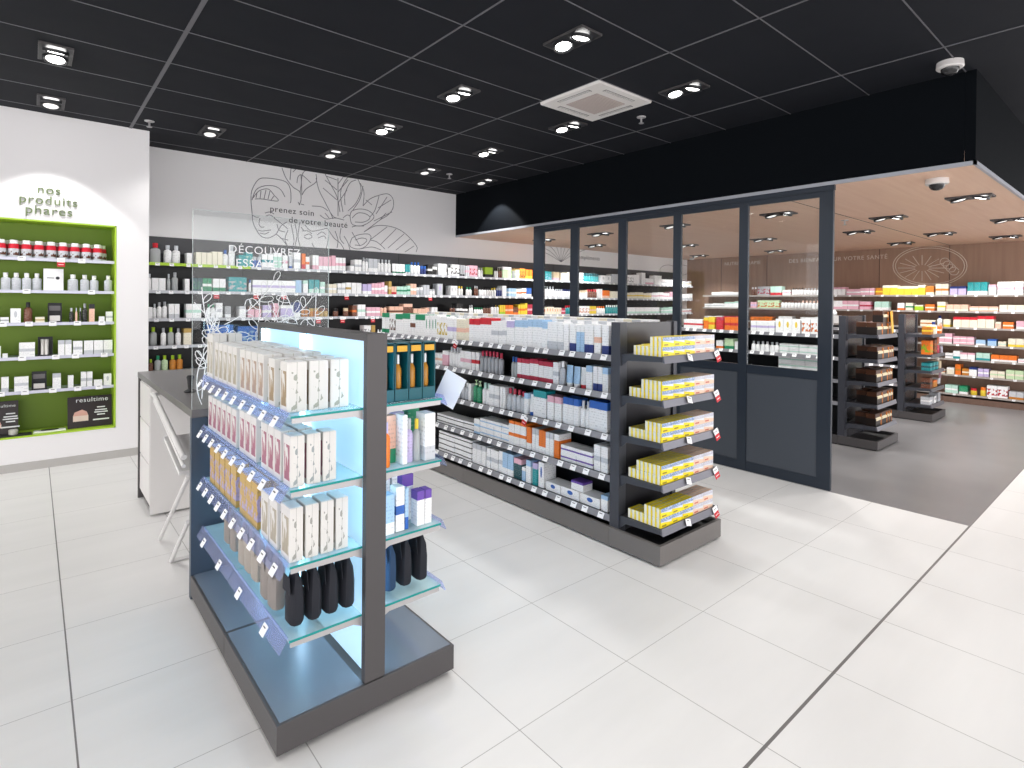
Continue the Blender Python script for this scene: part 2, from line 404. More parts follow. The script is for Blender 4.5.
dome(5.166, 1.205, ZL, 'white dome security camera under the front of the wooden ceiling')
MBp = MB(); MBp.lathe([(.05, 0), (.05, -.03), (.04, -.045), (.002, -.047)], flat('camera_white', 'D4D0CE', .4), 20)
tag(MBp.build('smoke_detector', None, True, (10.5, 6.8, ZL-.0005)), 'small white detector at far corner of wooden ceiling', 'smoke detector')

# ------------------------------------------------------------------ wall lettering and line drawings
M_INK = flat('grey_ink', '77757C', .6); M_INKD = flat('dark_ink', '3A3A40', .6); M_LETG = flat('green_grey_letters', '74845F', .5); M_LETW = flat('pale_letters', 'D8CBBE', .5)
M_LETWW = flat('white_vinyl', 'F2F4F6', .5)
def write_on(lines, plane, mat, depth, name, label, cat, bold=0, parent=None):
    """lines: (text, centre along wall, baseline z, width); plane ('y', Y) faces -Y, ('x', X) faces -X"""
    ax, val = plane
    root = empty(name, ((lines[0][1], val, lines[0][2]) if ax == 'y' else (val, lines[0][1], lines[0][2])), label, cat) if parent is None else parent
    for i, (s, c, z, w) in enumerate(lines):
        me = lettering(s, .1, mat, depth, 1.12); a, b = wide_of(me); k = w/(b-a)
        for v in me.vertices: v.co.x = (v.co.x-(a+b)/2)*k; v.co.y *= k
        o = bpy.data.objects.new('lettering', me); C.objects.link(o)
        if bold:
            me2 = me
        if ax == 'y': o.rotation_euler = (PI/2, 0, 0); p = Vector((c, val-depth/2-.0006, z))
        else: o.rotation_euler = (PI/2, 0, -PI/2); p = Vector((val-depth/2-.0006, c, z))
        if parent is None: o.parent = root; o.location = p - root.location
        else: o.parent = root; o.location = p
    return root
write_on([('nos', .108, 2.405, .15), ('produits', .108, 2.312, .385), ('phares', .11, 2.222, .31)], ('y', YN), M_LETG, .012, 'wall_lettering', 'raised grey-green letters nos produits phares above green niche', 'lettering')
write_on([('prenez soin', 2.396, 2.555, .52), ('de votre beauté', 2.725, 2.445, .74)], ('y', YB), M_INKD, .003, 'wall_lettering', 'dark lettering prenez soin de votre beauté on white wall', 'lettering')
write_on([('NUTRITHÉRAPIE', 5.9, 2.30, .78), ('DES BIENFAITS SUR VOTRE SANTÉ', 4.09, 2.295, 1.68)], ('x', XW), M_LETW, .004, 'wall_lettering', 'pale lettering along the top of the brown wooden wall', 'lettering')
write_on([('compléments', 7.72, 2.29, .62)], ('y', YB), M_INK, .003, 'wall_lettering', 'small grey lettering on white wall seen through second glass pane', 'lettering')
def smooth(pts, k=5):
    if len(pts) < 3: return pts
    out = []
    for i in range(len(pts)-1):
        p0 = pts[max(i-1, 0)]; p1 = pts[i]; p2 = pts[i+1]; p3 = pts[min(i+2, len(pts)-1)]
        for j in range(k):
            t = j/k
            out.append(tuple(.5*((2*p1[a]) + (-p0[a]+p2[a])*t + (2*p0[a]-5*p1[a]+4*p2[a]-p3[a])*t*t + (-p0[a]+3*p1[a]-3*p2[a]+p3[a])*t**3) for a in (0, 1)))
    return out + [pts[-1]]
def strokes(lst, plane, mat, r, name, parent=None):
    """polylines in photo marks drawn onto a wall plane, slightly raised"""
    q = MB(); ax, val = plane
    for pl in lst:
        w = [at(ax, val, u, v) for u, v in smooth(pl)]
        q.tube(w, r, mat, 4)
    return q.build(name, parent)
def P(s): a = [float(x) for x in s.split()]; return list(zip(a[::2], a[1::2]))
mural = [P(x) for x in '''252 212 251 200 252 190 258 180 266 178 284 181 290 188 291 200 290 203
252 200 256 190 264 186 274 186 281 190 285 197
253 198 259 191 268 189 274 195 278 201 262 199 255 199
256 198 257 193|260 199 261 191|264 199 266 190|268 199 270 191|271 200 274 196
252 212 253 222 256 229 261 236 268 238 276 234 281 226 287 222
252 215 256 217 259 217|266 216 270 215 275 218|265 213 270 212 274 214
260 218 259 224 261 227 264 227|258 230 262 231 271 230|260 233 265 234 269 232
276 234 282 239 288 247|274 218 282 224 288 229|277 224 279 230 285 232
282 168 286 178 293 187 300 192 301 200 299 205|311 168 303 173 301 186 300 193|316 174 316 182 306 189 302 195
291 168 290 180|293 172 297 168|301 175 302 195|297 183 298 177 302 175 311 183
301 204 304 205|300 205 298 202
316 178 319 190 325 202 331 214 333 219|324 172 331 185 337 197 340 212|338 178 338 216
337 180 326 176|337 190 325 180|337 200 323 188|338 184 344 176|338 192 348 180|338 203 347 190
343 212 341 200 341 190 345 181 350 176 357 178 361 190 356 203 348 211
345 205 345 194 350 183 356 180|360 183 364 192 363 206|353 210 360 199 363 186
312 206 322 207 328 211|325 213 329 218|320 215 326 219 335 218 344 220
350 216 352 211 360 209 369 211 374 217 368 223 360 226 352 224 350 216|352 218 358 213 366 214 370 218 364 222 355 222
363 206 370 199 380 195 388 194 393 199 393 208 388 215 380 220 372 226 364 232
370 217 375 210 379 196|376 214 387 197|378 208 391 200|374 221 392 212|380 220 386 213|372 205 366 200
352 227 356 226 364 226|352 232 356 239 360 246|344 236 348 243 350 250
352 238 358 235 368 234 371 238 366 246 358 249 350 246 352 238|355 240 362 238 367 240 362 245 355 245
364 232 375 226 388 226 400 230 410 238 417 247 416 252
370 240 387 227|380 245 396 229|388 248 404 234|396 250 410 239|405 252 414 246
370 240 377 242 385 249|360 249 372 247 381 250
305 225 311 231 320 230 328 229 328 240 326 250|301 227 304 231
302 231 308 231 312 234|304 236 309 234 312 237 308 239 304 237|317 235 322 232 326 235|318 238 324 236 326 239
295 224 297 235 295 246|291 224 294 240 292 249|300 222 298 236 300 246|328 229 334 238 341 244 345 252
335 231 338 240 337 248|341 228 340 238 344 244|312 243 315 248 322 249
288 230 285 240 290 250|280 238 288 240|330 212 334 217 340 219|343 218 347 215 350 216'''.replace('|', '\n').split('\n')]
mo = strokes(mural, (1, YB-.003), M_INK, .0042, 'wall_drawing'); tag(mo, 'grey line drawing of faces and large leaves on white wall', 'wall drawing')
far = []
for k in range(9): a = -1.2+k*.3; far.append([(561, 262), (561+22*math.sin(a)*.6, 262-10*math.cos(a)-4), (561+26*math.sin(a), 262-18*math.cos(a*.8)-2)])
for c in (668, 682): far.append([(c+8*math.cos(t*.6), 270+5*math.sin(t*.6)) for t in range(11)])
tag(strokes(far, (1, YB-.003), M_INK, .004, 'wall_drawing'), 'faint leaf drawing on white wall behind the glass panes', 'wall drawing')
fruit = []
for rx, ry in ((37, 20), (34.5, 18)): fruit.append([(930+rx*math.cos(t*PI/12), 266+ry*math.sin(t*PI/12)) for t in range(25)])
for k in range(16): a = k*PI/8; fruit.append([(922+7*math.cos(a), 268+3*math.sin(a)), (922+24*math.cos(a), 268+13*math.sin(a))])
for k in range(4): fruit.append([(945+k*3+5*math.cos(t), 262+k*3+4*math.sin(t)) for t in range(7)])
tag(strokes(fruit, (0, XW-.003), M_LETW, .0055, 'wall_drawing'), 'pale oval fruit line drawing on the brown wooden wall', 'wall drawing')

# ------------------------------------------------------------------ goods
ITEMS = []      # (object, description, shelf phrase, u)
MESH = {}
def carton_mesh(w, d, h, mat):
    q = MB(); q.box(-w/2, w/2, -d/2, d/2, 0, h, mat, .0012)
    q.box(-w/2+.002, w/2-.002, -d/2-.0003, -d/2+.004, h-.003, h+.0004, mat); return q.mesh('carton')
def bottle_mesh(w, d, h, mat, capm, split, pump=False):
    r = w/2; sy = min(1, d/w); hb = h*.74
    body = [(r*.92, 0), (r, h*.02), (r, hb*.86), (r*.82, hb*.95), (r*.4, hb), (r*.38, hb+h*.03)]
    cap = [(r*.5, hb+h*.02), (r*.52, h*.98), (r*.46, h)]
    if pump: cap = [(r*.45, hb+h*.02), (r*.45, hb+h*.1), (r*.14, hb+h*.11), (r*.14, h*.94), (r*.5, h*.95), (r*.5, h)]
    a = MB(); a.lathe(body, mat, 12, sy=sy); b = a if not split else MB(); b.lathe(cap, capm, 12, sy=max(sy, .8))
    if split: return a.mesh('bottle', True), b.mesh('cap', True)
    return a.mesh('bottle', True), None
def tube_mesh(w, d, h, mat, capm, split):
    r = w/2; a = MB(); b = a if not split else MB(); b.lathe([(r*.8, 0), (r*.82, h*.16), (r*.7, h*.17)], capm, 12)
    P_, F_ = [], []; seg = 12
    for j, f in enumerate((0, .35, .7, 1)):
        z = h*.165+(h*.835)*f
        for k in range(seg):
            t = 2*PI*k/seg; P_.append((r*(1+.06*f)*math.cos(t), r*.85*(1-.93*f**1.3)*math.sin(t), z))
    for j in range(3):
        for k in range(seg): q0 = j*seg+k; q1 = j*seg+(k+1) % seg; F_.append((q0, q1, q1+seg, q0+seg))
    F_.append(tuple(range(3*seg, 4*seg))); F_.append(tuple(range(seg-1, -1, -1)))
    a.add(P_, F_, mat)
    return a.mesh('tube', True), (b.mesh('cap', True) if split else None)
def jar_mesh(w, d, h, mat, capm, split):
    r = w/2; a = MB(); a.lathe([(r*.95, 0), (r, h*.03), (r, h*.62), (r*.9, h*.66)], mat, 14); b = a if not split else MB()
    b.lathe([(r*.93, h*.66), (r*.95, h*.98), (r*.9, h)], capm, 14)
    return a.mesh('jar', True), (b.mesh('lid', True) if split else None)
SH = dict(c='carton', b='bottle', t='tube', j='jar', p='pump_bottle', k='box')
def goods(spec, w, d, h, split=False):
    """spec 'shape:base:accent:mode' -> (name, body mesh, cap mesh, description)"""
    w, d, h = round(w, 3), round(d, 3), round(h, 3); key = (spec, w, d, h, split)
    if key in MESH: return MESH[key]
    p = spec.split(':') + [None]*3; s, base, acc, mode = p[0], p[1], p[2], p[3]
    if s in 'ck':
        r = ('carton', carton_mesh(w, d, h, printed(base, acc, mode or 'band')), None)
        desc = f'{word(base)} carton' + ({'band': f' with {word(acc)} band', 'top': f' with {word(acc)} top', 'foot': f' with {word(acc)} foot', 'ends': f' with {word(acc)} ends',
               'emblem': f' with {word(acc)} emblem', 'picture': f' with {word(acc)} picture'}[mode or 'band'] if acc else '')
    else:
        capc = acc or base; bm_ = printed(base, acc if mode else None, mode or 'plain') if base != 'clear' else frosted('clear_plastic', 'DCDFE0', .55)
        cm = flat('cap_'+capc, COL[capc], .35); f = dict(b=bottle_mesh, t=tube_mesh, j=jar_mesh)
        if s == 'p': a, b = bottle_mesh(w, d, h, bm_, cm, split, True)
        else: a, b = f[s](w, d, h, bm_, cm, split)
        r = ({'b': 'bottle', 't': 'cosmetic_tube', 'j': 'cosmetic_jar', 'p': 'pump_bottle'}[s], a, b)
        noun = {'b': 'bottle', 't': 'tube', 'j': 'jar', 'p': 'pump bottle'}[s]
        desc = f'{word(base)} {noun}' + (f' with {word(acc)} {"lid" if s == "j" else "cap" if s != "p" else "pump"}' if acc else '')
    MESH[key] = r + (desc,); return MESH[key]
def put(spec, w, d, h, loc, rz, shelf, split=False, extra=''):
    n, a, b, desc = goods(spec, w, d, h, split)
    o = inst(a, ('beauty_carton' if 'wall' in shelf and 'wooden' not in shelf or 'niche' in shelf else 'health_carton' if 'wooden' in shelf or 'rear' in shelf or 'farthest' in shelf else 'skincare_carton' if 'middle' in shelf else 'cosmetics_carton') if n == 'carton' else n, loc, rz); o['category'] = {'carton': 'carton', 'bottle': 'bottle', 'pump_bottle': 'bottle', 'cosmetic_tube': 'tube', 'cosmetic_jar': 'jar'}[n]
    if b: inst(b, 'cap' if n != 'cosmetic_jar' else 'lid', (0, 0, 0), 0, o)
    ITEMS.append((o, desc+extra, shelf, upix(*loc))); return o
def row(ax, val, z, shelf, runs, depth=.07, split=False, off=.012):
    """goods standing in a row along a shelf; runs: (mark from, mark to, spec, width, height[, tiers])"""
    for rn in runs:
        u0, u1, spec, w, h = rn[:5]; tiers = rn[5] if len(rn) > 5 else 1
        v = 305-(z-1.5)*40
        if 'back wall' in shelf and h < .17: h *= 1.14
        hj = .12 if 'wall' in shelf else .05
        a0, a1 = at(ax, val, u0, v), at(ax, val, u1, v); o = 1-ax
        L = a1[o]-a0[o]; k_ = .75 if 'wooden' in shelf else .8 if ('niche' not in shelf and w < .12) else 1
        n = max(1, round(abs(L)/(w*k_+.005))); step = L/n; w2 = min(w*1.15*k_, abs(step)-.004)
        for i in range(n):
            c = a0[o]+(i+.5)*step
            for k in range(tiers):
                d = depth*(1 if spec[0] in 'ck' else min(1, w2/depth)); jit = random.uniform(0, .006)
                x, y = (c, val+off+d/2+jit) if ax == 1 else (val+off+d/2+jit, c)
                hh = h*random.choice((1, 1, 1, .97)) if tiers == 1 and spec[0] != 'c' else h
                if tiers == 1 and spec[0] == 'c' and n > 3 and k_ < 1: hh = h*(1+hj*((i//3) % 2)-hj*.5)
                put(spec, w2, d, hh, (x, y, z+.0006+k*(h+.0006)), 0 if ax == 1 else -PI/2, shelf, split, '' if k == 0 else ' stacked above')
def finish_labels():
    by = {}
    for it in ITEMS: by.setdefault((it[1], it[2]), []).append(it)
    for (desc, shelf), L in by.items():
        L.sort(key=lambda t: (t[3])); n = len(L)
        for i, it in enumerate(L):
            o = it[0]
            pos = ordinal(i, n) if i in (0, n-1) else ordinal(i, n)+' from left'
            if n == 1: o['label'] = f'{desc} on the {shelf}' if len(f'{desc} on the {shelf}'.split()) < 17 else f'{desc}, {shelf}'
            else: o['label'] = f'{pos} {desc}, {shelf}'
            if n > 1: o['group'] = f'{plural(desc)}, {shelf}'
def plural(d):
    for a in ('carton', 'bottle', 'tube', 'jar', 'pouch', 'tin', 'sachet', 'bag'):
        if a in d.split(): return ' '.join((a+('es' if a == 'pouch' else 's')) if w_ == a else w_ for w_ in d.split())
    return d+'s'

# price cards
def tagmesh():
    q = MB(); q.box(-.023, .023, -.0012, .0012, -.018, .018, M_TAGW); q.box(-.014, .010, -.0018, -.001, .006, .010, M_INKD)
    return q.mesh('price_tag')
def flagmesh():
    q = MB(); q.box(-.03, .03, -.0012, .0012, 0, .042, M_TAGW); q.box(-.03, .03, -.0014, .0014, -.045, 0, M_TAGR); q.box(-.02, .02, -.002, .001, -.026, -.021, M_TAGW); q.box(-.02, .014, -.002, .001, .02, .025, M_INK)
    return q.mesh('price_flag')
TAGM, FLAGM = tagmesh(), flagmesh()
def add_tags(shelf_obj, ax, front, a0, a1, z, step, flags=(), tilt=.35, s=1.0):
    """price cards along a shelf edge: sub-parts of the shelf"""
    n = max(1, int(abs(a1-a0)/step))
    for i in range(n):
        c = a0+(a1-a0)*(i+.5+random.uniform(-.15, .15))/n
        o = inst(TAGM, 'price_tag', ((c, front, z) if ax == 1 else (front, c, z)), 0, shelf_obj); o.rotation_euler = (-tilt, 0, 0 if ax == 1 else -PI/2); o.scale = (s, s, s)
    for c in flags:
        o = inst(FLAGM, 'price_flag', ((c, front-.012, z-.02) if ax == 1 else (front-.012, c, z-.02)), 0, shelf_obj)
        o.scale = (.75, 1, .75) if ax == 0 else (.9, 1, .9); o.rotation_euler = (-.2, .35 if ax == 0 else 0, 0 if ax == 1 else -PI/2); o['label'] = 'red and white promotion card'

# ------------------------------------------------------------------ back wall shelving
BZ = [1.862, 1.578, 1.292, 1.012, .74, .46]
bays = [(.862, 1.83), (1.83, 2.83), (2.83, 3.827), (3.827, 4.822), (4.822, 5.80), (5.80, 6.80), (6.80, 7.80), (7.80, 8.80), (8.80, 9.80), (9.80, 10.62)]
YF = 6.85
for bi, (x0, x1) in enumerate(bays):
    t = empty('wall_shelving', (x0, YB-.002, 0), f'{ordinal(bi, len(bays))} dark shelving bay along the back wall, counted from the left', 'shelving', 0, 'back wall shelving bays')
    L = x1-x0
    q = MB(); q.box(.002, L-.002, -.03, 0, .001, 2.155, M_BLACK if bi < 9 else M_DARK); q.build('back_panel', t)
    g = MB(); g.box(.001, L-.001, -.034, -.03, 1.98, 2.155, flat('grey_header', '4A4A4E', .5)); g.box(L-.006, L-.001, -.036, -.03, .001, 2.155, M_BLACK); g.build('header_panel', t)
    b = MB(); b.box(.002, L-.002, -.36, -.036, .001, .12, M_DARK); b.build('plinth', t)
    for si, z in enumerate(BZ):
        s = MB(); s.box(.002, L-.002, -.355, -.036, z-.02, z, M_DARK2)
        rail = M_LIME if (bi == 0 and si in (0, 4)) else flat('white_price_rail', 'BFC1C8', .3)
        s.box(.003, L-.003, -.362, -.355, z-.028, z+.002, rail)
        so = s.build('shelf', t)
        if si < 4:
            fl_ = {(0, 1): [.62], (1, 1): [.05, .35], (2, 1): [.1], (1, 2): [.75], (2, 2): [.05, .45], (3, 1): [.3], (4, 1): [], (5, 1): [.3]}.get((bi, si), [])
            add_tags(so, 1, -.366, .03, L-.03, z-.018, .125, fl_, .25, .85)
names = ['top', 'second', 'third', 'fourth', 'fifth']
def bk(i): return f'{names[i]} shelf of back wall'
D = .13
row(1, YF, BZ[0], bk(0), [(150, 162, 'b:clear:red', .10, .2), (164, 181, 'b:white:silver', .08, .19), (186, 193, 'c:white', .05, .1), (196, 223, 'c:cream', .06, .12),
 (223, 229, 'b:white:blue', .07, .17), (229, 236, 'b:white:silver', .08, .22), (239, 246, 'c:teal', .08, .11), (246, 253, 'c:teal:mint:picture', .08, .14), (253, 262, 'j:blue:silver', .07, .1),
 (262, 274, 'c:white:teal:band', .06, .13), (274, 282, 'c:mint:white:top', .06, .15), (282, 289, 'c:white:pink:band', .06, .13), (289, 294, 't:silver:blue', .05, .14), (294, 301, 'c:white:silver:band', .08, .19),
 (302, 306, 'c:orange:red:foot', .045, .16), (306, 310, 'c:white:orange:band', .045, .13), (313, 319, 'c:white:pink:foot', .05, .15), (319, 336, 'c:pink:white:foot', .06, .17), (336, 346, 'c:white:pink:band', .055, .14),
 (350, 355, 'c:white', .05, .06), (355, 362, 'c:white:silver:band', .07, .13), (363, 369, 'b:white:grey', .06, .16), (369, 378, 'c:silver:white:foot', .07, .17), (378, 392, 'b:white:silver', .06, .17),
 (393, 406, 't:white:green', .05, .11), (406, 411, 't:teal:white', .05, .11), (411, 421, 'b:white:blue', .06, .14), (421, 427, 'j:navy:blue', .06, .1), (428, 433, 'c:black:white:band', .06, .12), (433, 438, 'j:black:white', .05, .1),
 (439, 447, 'c:white:silver:emblem', .1, .14), (449, 452, 'b:white:black', .05, .13), (452, 460, 'c:white:black:picture', .08, .14), (461, 466, 't:grey:black', .05, .14), (466, 470, 'c:silver:pink:band', .05, .13), (470, 478, 'c:pink:red:picture', .09, .14),
 (479, 484, 'b:white:silver', .05, .12), (485, 494, 'c:lime:black:foot', .12, .13), (495, 499, 'b:white:black', .05, .12), (499, 503, 'b:brown:black', .05, .13), (503, 512, 'c:pale_green:white:top', .09, .15), (513, 516, 'b:clear:gold', .04, .14),
 (516, 520, 'c:pale_green:white:band', .06, .12), (520, 526, 'c:amber:brown:picture', .07, .14), (526, 533, 'c:orange:yellow:foot', .07, .13), (539, 545, 'c:beige', .06, .15), (545, 553, 'c:teal:pale_blue:picture', .12, .12), (554, 560, 'c:beige:pink:foot', .07, .12), (561, 570, 'c:cream', .06, .12),
 (579, 584, 'c:white:black:picture', .07, .13), (584, 600, 'j:teal:dark_teal', .08, .13), (601, 612, 'c:white:silver:emblem', .12, .11), (612, 619, 'c:silver', .1, .14), (628, 634, 'c:white:grey:picture', .1, .14), (634, 640, 'c:white', .1, .15), (642, 646, 'c:white', .06, .22), (646, 654, 'c:white:pink:foot', .1, .1),
 (655, 662, 'c:white', .12, .16), (662, 674, 'c:white:silver:band', .12, .1), (683, 692, 'c:white:beige:band', .1, .09)], D)
row(1, YF, BZ[1], bk(1), [(148, 152, 'b:white:silver', .06, .15), (152, 166, 'c:white', .07, .11), (167, 171, 'b:clear:silver', .07, .15), (172, 179, 'b:clear:grey', .08, .19), (185, 190, 'c:white', .08, .11), (193, 203, 'c:dark_teal:green:picture', .07, .12), (203, 212, 'c:green:white:band', .06, .12),
 (213, 226, 'c:white:green:foot', .08, .12), (229, 247, 'c:teal:silver:picture', .18, .14), (249, 252, 'b:white:blue', .05, .12), (253, 296, 'c:white:lilac:band', .14, .12), (296, 302, 'c:pale_blue', .07, .13), (303, 309, 'c:white:mint:top', .06, .13), (309, 320, 'c:teal:mint:foot', .06, .14), (320, 326, 'c:mint:white:band', .06, .12),
 (329, 337, 'c:cream:white:band', .05, .1), (338, 346, 'c:white:silver:band', .07, .11), (346, 352, 'c:white:gold:band', .07, .12), (352, 362, 'c:white', .07, .12), (363, 372, 'c:lilac:white:foot', .06, .11), (372, 385, 'c:pink:white:band', .05, .13), (385, 388, 'c:white:pink:foot', .06, .1),
 (389, 392, 'c:gold:beige:band', .07, .17), (392, 397, 'c:peach:red:foot', .05, .09), (397, 411, 'c:mint:green:band', .06, .1), (411, 417, 'c:peach:white:band', .05, .13), (417, 424, 'j:silver:white', .06, .09), (424, 430, 'c:silver', .06, .12), (430, 436, 'j:white:silver', .06, .07), (437, 444, 'c:silver:lilac:emblem', .09, .14),
 (451, 458, 'c:white:silver:emblem', .08, .12), (459, 464, 'b:white:yellow', .05, .12), (467, 473, 'b:white:green', .05, .11), (475, 479, 'b:brown:silver', .05, .13), (480, 492, 'b:white:black', .05, .11), (492, 497, 'b:white:yellow', .05, .11), (497, 503, 'b:navy:silver', .05, .11), (503, 507, 'c:white', .04, .14), (509, 517, 'c:pale_blue:white:band', .07, .11), (517, 527, 'c:white:orange:band', .04, .11), (527, 532, 'c:blue:white:foot', .06, .12),
 (539, 556, 'p:white:silver', .07, .15), (556, 564, 'b:white:silver', .06, .12), (564, 572, 'b:white:navy', .06, .12), (580, 588, 'c:white:beige:top', .06, .11), (588, 598, 'b:brown:red', .06, .13), (599, 603, 'c:white', .05, .14), (603, 610, 'c:orange:peach:foot', .07, .12), (611, 619, 'c:cream', .09, .11), (627, 652, 'c:cream:yellow:band', .1, .1), (652, 670, 'c:white:pink:band', .08, .11), (670, 674, 'c:pink:white:foot', .07, .13), (683, 693, 'c:white:silver:foot', .1, .1)], D)
row(1, YF, BZ[2], bk(2), [(149, 153, 'c:white', .06, .1), (153, 157, 'b:white:silver', .06, .13), (157, 168, 'b:white:grey', .07, .17), (169, 180, 'c:white:silver:foot', .06, .13), (186, 202, 'c:white:mint:band', .12, .13), (207, 216, 'b:white:green', .05, .13), (216, 223, 'c:white:silver:band', .07, .14), (225, 232, 'c:grey:white:foot', .06, .11), (239, 247, 'c:white:silver:top', .07, .11), (248, 262, 'c:pink:brown:top', .07, .11), (263, 272, 'c:lilac:white:band', .07, .12), (273, 280, 'c:pink:crimson:picture', .07, .14), (281, 294, 'c:lilac:white:top', .1, .12), (295, 301, 'c:navy:white:foot', .08, .15), (302, 309, 'b:amber:brown', .06, .11), (310, 320, 'j:amber:gold', .08, .09), (320, 329, 'j:gold:brown', .08, .09), (334, 340, 'j:brown:black', .07, .09), (344, 350, 'j:brown:beige', .07, .09),
 (352, 358, 'c:brown:orange:band', .06, .12), (358, 366, 'c:white:mint:band', .08, .13), (367, 381, 'c:pink:white:band', .07, .1), (381, 388, 'b:peach:black', .06, .13), (390, 404, 'c:peach:brown:band', .07, .11), (404, 413, 'c:brown:peach:top', .09, .14), (414, 430, 'c:peach:white:foot', .07, .09), (432, 438, 'c:white:teal:foot', .06, .1), (451, 456, 'b:brown:black', .05, .12), (457, 463, 'c:black:white:band', .08, .15), (463, 469, 'j:black:white', .07, .08), (470, 474, 'b:white:silver', .05, .13), (475, 484, 'b:white:green', .05, .1), (484, 492, 'b:brown:black', .05, .12), (492, 500, 'b:white:black', .05, .14), (500, 506, 'c:yellow:lime:foot', .05, .13), (506, 514, 'c:orange:peach:band', .06, .13), (514, 519, 'c:brown:orange:foot', .06, .1), (519, 528, 'c:yellow:orange:band', .05, .15), (528, 533, 'c:crimson:pink:band', .05, .14),
 (539, 562, 'c:cream:orange:emblem', .07, .1), (562, 566, 'c:crimson:pink:band', .06, .09), (566, 572, 'b:teal:red', .05, .13), (580, 590, 'c:white:orange:picture', .09, .12), (590, 597, 'c:yellow:peach:band', .06, .12), (598, 606, 'b:white:orange', .06, .12), (607, 619, 'b:teal:white', .06, .14), (628, 660, 'c:white:mint:foot', .12, .1), (662, 674, 'c:mint:white:band', .1, .1), (683, 692, 'c:white:red:band', .1, .07)], D)
row(1, YF, BZ[3], bk(3), [(150, 158, 'b:clear:lime', .1, .19), (161, 167, 'b:white:grey', .08, .18), (168, 175, 'b:clear:lime', .09, .19), (176, 182, 'b:white:grey', .07, .18), (184, 192, 'c:cream:gold:top', .1, .17), (208, 234, 'c:blue:white:foot', .16, .2), (238, 262, 'c:blue:pale_blue:picture', .16, .18), (277, 291, 'c:white', .17, .14),
 (293, 304, 'c:navy:white:band', .1, .17), (330, 340, 'c:black:grey:band', .1, .08), (341, 347, 'c:red', .12, .06), (350, 359, 'c:red', .12, .06), (364, 372, 'c:white:grey:picture', .1, .14), (372, 376, 'c:gold:beige:foot', .07, .14), (378, 384, 'b:white:silver', .06, .09)], D)
row(1, YF, BZ[4], bk(4), [(149, 154, 'b:brown:lime', .07, .12), (155, 162, 'b:clear:green', .08, .17), (162, 169, 'b:pale_green:lime', .08, .17), (170, 184, 'b:amber:lime', .08, .17)], D)

# ------------------------------------------------------------------ wooden wall shelving
WZ = [1.665, 1.415, 1.165, .905, .68, .435, .145]
XF = 10.65
M_WSH = wood('brown_shelf', '5E483D', '7A6054', 'x'); M_WRAIL = flat('pale_rail', 'A8A19C', .4)
for bi in range(6):
    y1 = 6.37-bi; y0 = y1-1
    if bi == 0: y1 = 6.62
    if bi == 5: y0 = .45
    t = empty('wall_shelving', (XW-.002, y0, 0), f'{ordinal(bi, 6)} of six open shelving bays on the brown wooden wall', 'shelving', 0, 'wooden wall shelving bays')
    L = y1-y0
    MB().box(-.02, 0, .002, L-.002, .002, 1.72 if bi else 1.68, M_WOODW).build('back_panel', t)
    MB().box(-.30, -.022, .002, L-.002, .002, .09, M_WSH).build('plinth', t)
    for si, z in enumerate(WZ):
        s = MB(); s.box(-.30, -.022, .002, L-.002, z-.02, z, M_WSH); s.box(-.308, -.30, .003, L-.003, z-.026, z+.003, M_WRAIL)
        so = s.build('shelf', t)
        if bi > 1: add_tags(so, 0, -.311, .04, L-.04, z-.012, .22, (), .1, .8)
def wd(i): return f'{["top", "second", "third", "fourth", "fifth", "sixth", "lowest"][i]} shelf of wooden wall'
XF2 = XF
row(0, XF2, WZ[0], wd(0), [(711, 741, 'c:white:silver:foot', .08, .07), (750, 756, 'b:brown:white', .08, .16), (757, 769, 'c:grey:crimson:picture', .14, .17), (770, 781, 'c:mint:red:foot', .14, .17), (782, 790, 'c:white:pink:band', .09, .1), (791, 803, 'b:white:black', .07, .14), (803, 819, 'b:white:grey', .07, .13), (833, 845, 'c:white:pink:top', .07, .14), (846, 874, 'c:pink:white:band', .09, .11), (875, 882, 'c:amber:yellow:band', .12, .12), (882, 897, 'c:yellow:cream:top', .12, .16), (897, 925, 'c:yellow:cream:top', .11, .15), (925, 934, 'c:amber:cream:foot', .12, .14), (935, 948, 'c:cream:amber:band', .12, .17), (949, 966, 'c:lilac:navy:top', .11, .13), (967, 987, 'c:teal:white:foot', .11, .19), (988, 996, 'c:white:pink:top', .1, .15), (997, 1023, 'c:white:pink:band', .11, .19), (1024, 1060, 'c:white:pink:band', .11, .17)], .16)
row(0, XF2, WZ[1], wd(1), [(704, 724, 'c:white:silver:band', .08, .08), (724, 741, 'c:white:mint:top', .1, .12), (750, 756, 'c:pink:lilac:band', .1, .12), (757, 779, 'c:pale_green:orange:picture', .22, .15), (780, 800, 'b:white:brown', .08, .15), (800, 819, 'b:white:peach', .08, .15), (833, 842, 'c:white:pink:foot', .1, .15), (842, 858, 'c:pink:white:band', .1, .15), (859, 870, 'c:pink:crimson:band', .1, .14), (874, 888, 'c:mint:white:foot', .12, .14), (897, 904, 'c:white:orange:foot', .12, .12), (905, 913, 'c:cream:green:band', .12, .12), (914, 923, 'c:lime:cream:top', .14, .09), (924, 935, 'c:orange:cream:band', .14, .1), (936, 946, 'c:cream:yellow:band', .12, .14), (946, 968, 'c:peach:cream:foot', .13, .1), (969, 998, 'c:peach:white:band', .14, .075), (999, 1024, 'c:cream:white:foot', .13, .1), (1025, 1060, 'c:cream:pink:foot', .13, .1)], .16)
